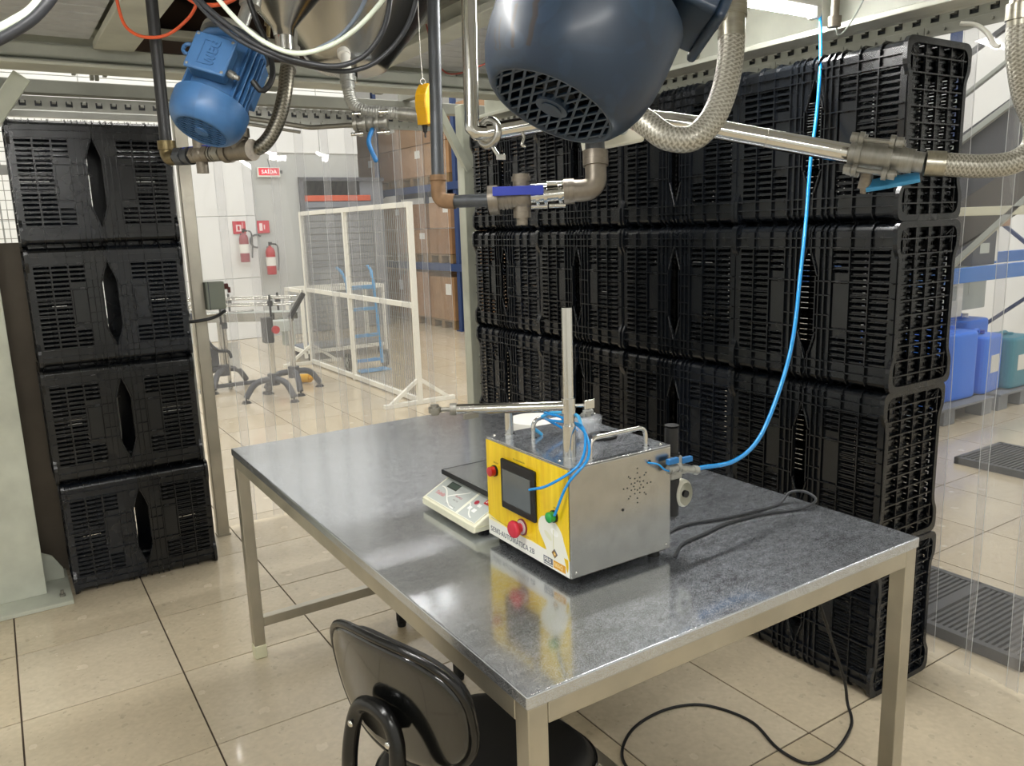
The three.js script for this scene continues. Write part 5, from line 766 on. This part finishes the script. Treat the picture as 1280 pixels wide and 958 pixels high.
{ // bottle conveyor
  const t = thing('conveyor', 'stainless bottle conveyor on black tripod feet behind the strip curtain', 'conveyor', [2.3, 0, -4.3]);
  foot3(t, 0.12, 0.4, 1.2); foot3(t, 0.42, 0.12, -0.2); foot3(t, -0.15, -0.55, 2.2);
  const dir = 0.72, c = Math.cos(dir), s = Math.sin(dir), L = 2.2, at = (k, o, y) => [-0.55 + c * k + s * o * 0.7, y, -0.75 + s * k * 0.75 - c * o];
  for (const o of [-0.11, 0.11]) mesh('side_plate', (() => { const g = bx(1.45, 0.09, 0.012, 0, 0, 0, 0.002); g.rotateY(-0.62); const p = at(0.65, o, 0.8); return g.translate(...p); })(), M.steel, t);
  mesh('belt', (() => { const g = bx(1.45, 0.02, 0.2, 0, 0, 0); g.rotateY(-0.62); const p = at(0.65, 0, 0.84); return g.translate(...p); })(), M.plasticGrey, t);
  for (const o of [-0.14, 0.14]) for (const y of [0.93, 1.0]) mesh('guide_rail', tube([at(-0.1, o, y), at(0.7, o, y), at(1.45, o, y)], 0.01, 8), M.polished, t);
  for (const k of [0.05, 0.6, 1.2]) for (const o of [-0.18, 0.18]) mesh('guide_bracket', [cyl(0.012, 0.012, at(k, o, 0.74), at(k, o, 1.04), 10), bx(0.05, 0.06, 0.05, ...at(k, o, 0.95), 0.006)], M.black, t);
  mesh('drive_motor', [cyl(0.07, 0.07, [0.42, 0.5, 0.05], [0.42, 0.74, 0.05], 20), bx(0.16, 0.12, 0.14, 0.32, 0.72, 0.12, 0.01)], M.plasticGrey, t);
  mesh('emergency_stop', cyl(0.04, 0.04, [0.16, 0.72, 0.42], [0.17, 0.72, 0.47], 16), M.red, t); mesh('gearbox', bx(0.1, 0.26, 0.1, 0.1, 0.72, 0.4, 0.01), M.black, t);
  // tube frame at its infeed end
  const ox = -0.44, oz = -0.45, O = (p) => [p[0] + ox, p[1], p[2] + oz];
  for (const [x, z] of [[0, 0], [0.34, -0.1], [0.1, -0.5]]) mesh('upright', [cyl(0.02, 0.02, O([x, 0.03, z]), O([x, 0.86, z]), 12), cyl(0.03, 0.022, O([x, 0, z]), O([x, 0.05, z]), 12)], M.polished, t);
  mesh('cross_tube', cyl(0.014, 0.014, O([0, 0.84, 0]), O([0.62, 0.86, 0.1]), 10), M.steel, t); mesh('cross_tube', cyl(0.014, 0.014, O([0.0, 0.78, 0]), O([0.1, 0.78, -0.5]), 10), M.steel, t); mesh('base_bar', bx(0.62, 0.04, 0.05, 0.3 + ox, 0.05, -0.02 + oz, 0.005), M.darkSteel, t);
  for (const p of [[0.0, 0.84, 0], [0.34, 0.85, -0.1], [0.34, 0.7, -0.1]]) mesh('clamp', bx(0.06, 0.07, 0.06, ...O(p), 0.01), M.darkSteel, t);
  mesh('hanging_tube', tube([[0.1, 0.8, -0.1], [0.14, 0.55, 0], [0.22, 0.45, 0.02], [0.34, 0.42, -0.02], [0.36, 0.35, 0]].map(O), 0.018, 8), M.cable, t); mesh('control_box', bx(0.2, 0.26, 0.14, 0.18 + ox, 0.32, -0.3 + oz, 0.01), M.darkSteel, t); mesh('paper_tag', bx(0.16, 0.3, 0.003, 0.4 + ox, 0.35, -0.15 + oz), M.label, t);
  mesh('tilted_arm', (() => { const g = bx(0.045, 0.3, 0.05, 0, 0, 0, 0.006); g.rotateZ(-0.6); return g.translate(0.5, 0.92, 0.15); })(), M.black, t);
}
tag(mesh('yellow_plug', [cyl(0.05, 0.05, [2.92, 0.05, -4.6], [3.0, 0.06, -4.5], 16), cyl(0.03, 0.03, [2.98, 0.06, -4.52], [3.06, 0.07, -4.42], 12)], M.yellow), 'yellow industrial plug lying on the floor by the guard fence foot', 'plug');
// ---------- pallet racks ----------
function rack(label, p, turn, len, ys, depth, h, beam, ups) {               // along local x, front at z = 0
  const t = thing('pallet_rack', label, 'rack', p, turn);
  for (const ux of ups) for (const z of [0, -depth]) mesh('upright', [bx(0.1, h, 0.07, ux, h / 2, z, 0.004), bx(0.16, 0.012, 0.13, ux, 0.006, z)], M.rackBlue, t);
  for (const y of ys) for (const z of [0.03, -depth - 0.03]) mesh('beam', bx(len + 0.1, 0.12, 0.05, len / 2, y, z, 0.004), beam, t);
  for (const ux of ups) mesh('lacing', [0, 1, 2].map((k) => { const g = bx(0.03, 0.03, Math.hypot(depth, 0.8), 0, 0, 0); g.rotateX(Math.atan2(0.8, depth) * (k % 2 ? 1 : -1)); return g.translate(ux, 0.6 + k * 1.0, -depth / 2); }), M.rackBlue, t);
  return t;
}
function pallet(label, x, y, z, w, d, m) {
  const t = thing('pallet', label, 'pallet', [x, y, z], 0, 'pallets in the racks');
  for (let i = 0; i < 5; i++) mesh('deck_board', bx(0.13, 0.02, d, -w / 2 + 0.065 + i * (w - 0.13) / 4, 0.13, 0), m, t); for (const q of [-1, 0, 1]) { for (const r of [-1, 0, 1]) mesh('block', bx(0.12, 0.08, 0.12, q * (w / 2 - 0.06), 0.06, r * (d / 2 - 0.06)), m, t); mesh('skid', bx(w, 0.02, 0.1, 0, 0.01, q * (d / 2 - 0.05)), m, t); mesh('stringer', bx(w, 0.02, 0.1, 0, 0.11, q * (d / 2 - 0.05)), m, t); }
}
function carton(label, x, y, z, w, h, d, k, group, turn = 0) {
  const t = thing('carton', label, 'box', [x, y, z], turn, group);
  mesh('body', bx(w, h, d, 0, h / 2, 0, 0.008), M.carton[k % 3], t); mesh('tape', [bx(w + 0.004, 0.004, 0.06, 0, h, 0), bx(0.004, 0.1, 0.06, -w / 2, h - 0.05, 0), bx(0.004, 0.1, 0.06, w / 2, h - 0.05, 0)], std({ color: 0x8b6a45, roughness: 0.4 }), t); mesh('flap_seam', bx(w * 0.6, h * 0.6, 0.002, 0, h / 2, d / 2), M.carton[(k + 1) % 3], t);
  if (k % 2) mesh('paper_label', bx(0.003, h * 0.25, d * 0.22, -w / 2 - 0.001, h * 0.72, d * 0.28), M.label, t);
}
rack('blue pallet rack of brown cartons along the far hall', [7.5, 0, -4.2], Math.PI / 2, 7.3, [1.03, 2.33], 1.0, 4.2, M.rackBlue, [0, 3.0, 6.02, 7.3]);
{
  const low = 'cartons on the floor of the far rack', mid = 'cartons on the middle shelf of the far rack', up = 'cartons on the top shelf of the far rack'; let k = 0;
  const nm = ['nearest the strip curtain', 'second from the curtain end', 'third from the curtain end', 'fourth from the curtain end', 'fifth from the curtain end', 'at the far end'];
  for (let i = 0; i < 5; i++) {
    const z = [-6.66, -7.82, -8.75, -9.66, -10.76][i];
    pallet(`wooden pallet on the floor of the far rack, ${nm[i]}`, 6.98, 0, z, 1.0, 0.86, M.wood);
    carton(`large brown carton on a floor pallet of the far rack, ${nm[i]}`, 6.97, 0.145, z, 0.98, 0.78 - (i % 2) * 0.06, 0.86, k++, low);
    if (i > 0) { pallet(`wooden pallet on the far rack's middle shelf, ${nm[i]}`, 6.98, 1.095, z, 1.0, 0.86, M.wood);
      for (const q of [0, 1]) carton(`${q ? 'upper' : 'lower'} brown carton on the far rack's middle shelf, ${nm[i]}`, 6.97, 1.24 + q * 0.43, z, 0.94, 0.42, 0.84 - q * 0.1, k++, mid, (rnd() - 0.5) * 0.06); }
    pallet(`wooden pallet on the far rack's top shelf, ${nm[i]}`, 6.98, 2.395, z, 1.0, 0.86, M.wood);
    for (const q of [0, 1]) carton(`${q ? 'upper' : 'lower'} brown carton on the far rack's top shelf, ${nm[i]}`, 6.97, 2.54 + q * 0.52, z, 0.96, 0.51, 0.86, k++, up, (rnd() - 0.5) * 0.05);
  }
  for (const q of [0, 1]) carton(`small brown carton in the near bay of the middle shelf, ${q ? 'stacked upper one' : 'lower one'}`, 6.8, 1.095 + q * 0.34, -6.9, 0.5, 0.33, 0.42, q, mid);
}
rack('blue-beamed pallet rack behind the blue drums on the right', [5.6, 0, 0.72], 0, 5.2, [1.17], 1.0, 3.4, std({ color: 0x3c76c4, roughness: 0.5 }), [0, 2.6, 5.2]);
function jerrycan(label, x, z, w, h, m, turn, cap) {
  const t = thing('jerrycan', label, 'jerrycan', [x, 0.15, z], turn, 'jerrycans on the right pallets');
  const s = rrect(w, w * 0.85, w * 0.16), g = ext(s, h * 0.86, { bevelEnabled: true, bevelSize: 0.02, bevelThickness: 0.03, bevelSegments: 3 }); g.rotateX(-Math.PI / 2); mesh('body', g.translate(0, 0.03, 0), m, t);
  mesh('shoulder', lathe([[w * 0.42, 0], [w * 0.38, h * 0.05], [w * 0.16, h * 0.08], [0, h * 0.08]], 20).translate(0, h * 0.9, 0), m, t);
  mesh('cap', cyl(w * 0.11, w * 0.11, [w * 0.18, h * 0.95, 0], [w * 0.18, h * 1.03, 0], 16), cap, t); mesh('grip', bent([[-w * 0.28, h * 0.93, 0], [-w * 0.28, h * 1.05, 0], [w * 0.05, h * 1.05, 0], [w * 0.05, h * 0.95, 0]], 0.016, 0.04, 8), m, t);
  if (h < 0.53) mesh('paper_label', bx(w * 0.5, h * 0.3, 0.003, 0, h * 0.5, w * 0.425 + 0.022), M.label, t);
}
[[6.05, 1.3], [7.25, 0.9], [8.7, 1.1]].forEach(([x, w], i) => { const t = thing('pallet', `grey plastic pallet under the blue jerrycans, ${['nearest the crate wall', 'middle one', 'far one'][i]}`, 'pallet', [x + 0.35, 0, 0.42], 0, 'grey pallets on the right'); mesh('deck', [0, 1, 2, 3, 4, 5].map((k) => bx(w, 0.02, 0.13, 0, 0.135, -0.42 + k * 0.168, 0.003)), M.palletGrey, t); for (const a of [-1, 0, 1]) for (const b of [-1, 0, 1]) mesh('block', bx(0.16, 0.125, 0.14, a * (w / 2 - 0.08), 0.0625, b * 0.4, 0.006), M.palletGrey, t); });
jerrycan('big bright blue jerrycan next to the crate wall', 6.28, 0.66, 0.36, 0.58, M.jerryBlue, 0.05, M.white); jerrycan('big bright blue jerrycan with a pale cap, second from the crate wall', 6.72, 0.62, 0.40, 0.58, M.jerryBlue, -0.05, M.jerryBlue);
jerrycan('smaller bright blue jerrycan beside the teal one', 7.17, 0.66, 0.32, 0.5, M.jerryBlue, 0.1, M.deepBlue); jerrycan('teal jerrycan with a white paper label', 7.56, 0.7, 0.34, 0.45, M.jerryTeal, 0, M.jerryTeal); jerrycan('blue jerrycan at the right edge behind the teal one', 7.72, 0.2, 0.4, 0.56, M.jerryBlue, 0, M.white); jerrycan('blue jerrycan in the second line behind the two big ones', 6.5, 0.15, 0.38, 0.56, M.jerryBlue, 0, M.white);
{
  const b = (label, x, y, z, w, h, d, m, turn = 0) => { const t = thing('box', label, 'box', [x, y, z], turn); mesh('body', bx(w, h, d, 0, h / 2, 0, 0.006), m, t); mesh('lid_tape', bx(w + 0.004, 0.05, 0.06, 0, h - 0.02, 0), M.label, t); mesh('front_mark', bx(w * 0.4, h * 0.3, 0.002, 0, h * 0.5, d / 2 + 0.001), M.plasticGrey, t); };
  b('white carton standing on the jerrycans under the blue beam', 7.15, 0.76, 0.25, 0.36, 0.42, 0.36, M.white); b('grey carton standing behind the white carton', 6.6, 0.78, 0.1, 0.4, 0.4, 0.4, M.plasticGrey); b('grey carton at the right edge under the blue beam', 7.75, 0.78, 0.1, 0.44, 0.4, 0.4, M.plasticGrey);
  b('dark grey box on the blue beam nearest the crate wall', 6.35, 1.23, 0.55, 0.36, 0.26, 0.3, M.greyPanel); b('dark grey box on the blue beam at the right', 7.1, 1.23, 0.55, 0.36, 0.28, 0.3, M.darkSteel); b('green and orange box high on the right rack', 7.55, 1.535, 0.3, 0.5, 0.3, 0.5, M.carton[2]); b('white box on the right rack above the blue beam', 6.75, 1.23, 0.3, 0.4, 0.42, 0.4, M.white); b('white box on the right rack at the frame edge', 7.5, 1.23, 0.3, 0.45, 0.3, 0.4, M.white);
}
// steel stair rising towards the viewer's right
{
  const t = thing('steel_stair', 'dark grey steel stair rising behind the strip curtain on the right', 'stair', [4.5, 0, 2.2]);
  const poly = (pts, th, x, m, name) => { const s = new THREE.Shape(pts.map(([z, y]) => new THREE.Vector2(-(z - 2.2), y))); const g = ext(s, th); g.rotateY(Math.PI / 2); return mesh(name, g.translate(x, 0, 0), m, t); };
  poly([[1.2, 1.66], [2.3, 2.36], [3.4, 3.1], [3.4, 2.7], [1.2, 1.3]], 0.02, -0.01, M.darkSteel, 'stringer'); poly([[1.2, 1.66], [2.3, 2.36], [3.4, 3.1], [3.4, 2.7], [1.2, 1.3]], 0.02, 0.85, M.darkSteel, 'stringer');
  const bar = (z0, y0, z1, y1, r, m, name, x = -0.02) => { const L = Math.hypot(z1 - z0, y1 - y0), g = bx(0.03, r, L, 0, 0, 0, 0.003); g.rotateX(-Math.atan2(y1 - y0, z1 - z0)); return mesh(name, g.translate(x, (y0 + y1) / 2, (z0 + z1) / 2 - 2.2), m, t); };
  bar(1.2, 1.59, 3.2, 2.93, 0.03, M.plasticGrey, 'stringer_edge', -0.03); bar(1.2, 1.83, 3.2, 3.15, 0.02, M.plasticGrey, 'hand_rail'); bar(1.2, 2.1, 3.2, 3.2, 0.025, M.darkSteel, 'hand_rail'); bar(1.2, 0.73, 3.0, 2.5, 0.03, M.plasticGrey, 'tie_bar', -0.04);
  for (let i = 0; i < 9; i++) mesh('tread', bx(0.84, 0.03, 0.26, 0.43, 1.5 + i * 0.165, -0.95 + i * 0.245, 0.003), M.darkSteel, t);
  mesh('under_plate', (() => { const g = bx(0.86, 0.01, 2.6, 0.43, 0, 0); g.rotateX(-0.567); return g.translate(0, 2.02, 0.1); })(), M.darkSteel, t);
  mesh('landing', bx(0.9, 0.06, 1.0, 0.43, 1.48, -1.45, 0.004), M.darkSteel, t); for (const x of [0.05, 0.85]) mesh('leg', bx(0.07, 1.46, 0.07, x, 0.73, -1.8, 0.004), M.darkSteel, t);
  mesh('cross_tie', [bx(0.05, 0.045, 2.2, -0.03, 1.68, 0.05, 0.003)], M.cream, t); mesh('leg', bx(0.07, 2.6, 0.07, 0.85, 1.3, 1.12, 0.004), M.darkSteel, t);
}
// plastic slatted floor mats
function floorMat(label, p, turn, w, d) {
  const t = thing('floor_mat', label, 'floor mat', p, turn), n = Math.round(d / 0.42), st = d / n;
  mesh('frame', [bx(0.03, 0.045, d, -w / 2 + 0.015, 0.0225, 0), bx(0.03, 0.045, d, w / 2 - 0.015, 0.0225, 0), ...Array.from({ length: n + 1 }, (_, i) => bx(w, 0.045, i % n ? 0.05 : 0.03, 0, 0.0225, -d / 2 + i * st + (i ? (i === n ? -0.015 : 0) : 0.015)))], M.mat, t);
  for (let i = 0; i < n; i++) for (let j = 1; j < 16; j++) mesh('slat', bx(w - 0.05, 0.012, 0.012, 0, 0.036, -d / 2 + i * st + 0.02 + j * (st - 0.04) / 16), M.mat, t);
  mesh('under_rib', Array.from({ length: 12 }, (_, i) => bx(0.008, 0.028, d - 0.06, -w / 2 + 0.08 + i * (w - 0.16) / 11, 0.014, 0)), M.mat, t).userData.kind = 'stuff';
}
floorMat('dark grey slatted plastic floor mat lying just outside the strip curtain', [3.40, 0, 2.13], 0, 0.54, 1.69); floorMat('dark grey slatted plastic floor mat lying farther out towards the jerrycans', [5.75, 0, 1.95], 0.0, 0.6, 1.0);
renderer.render(scene, camera);
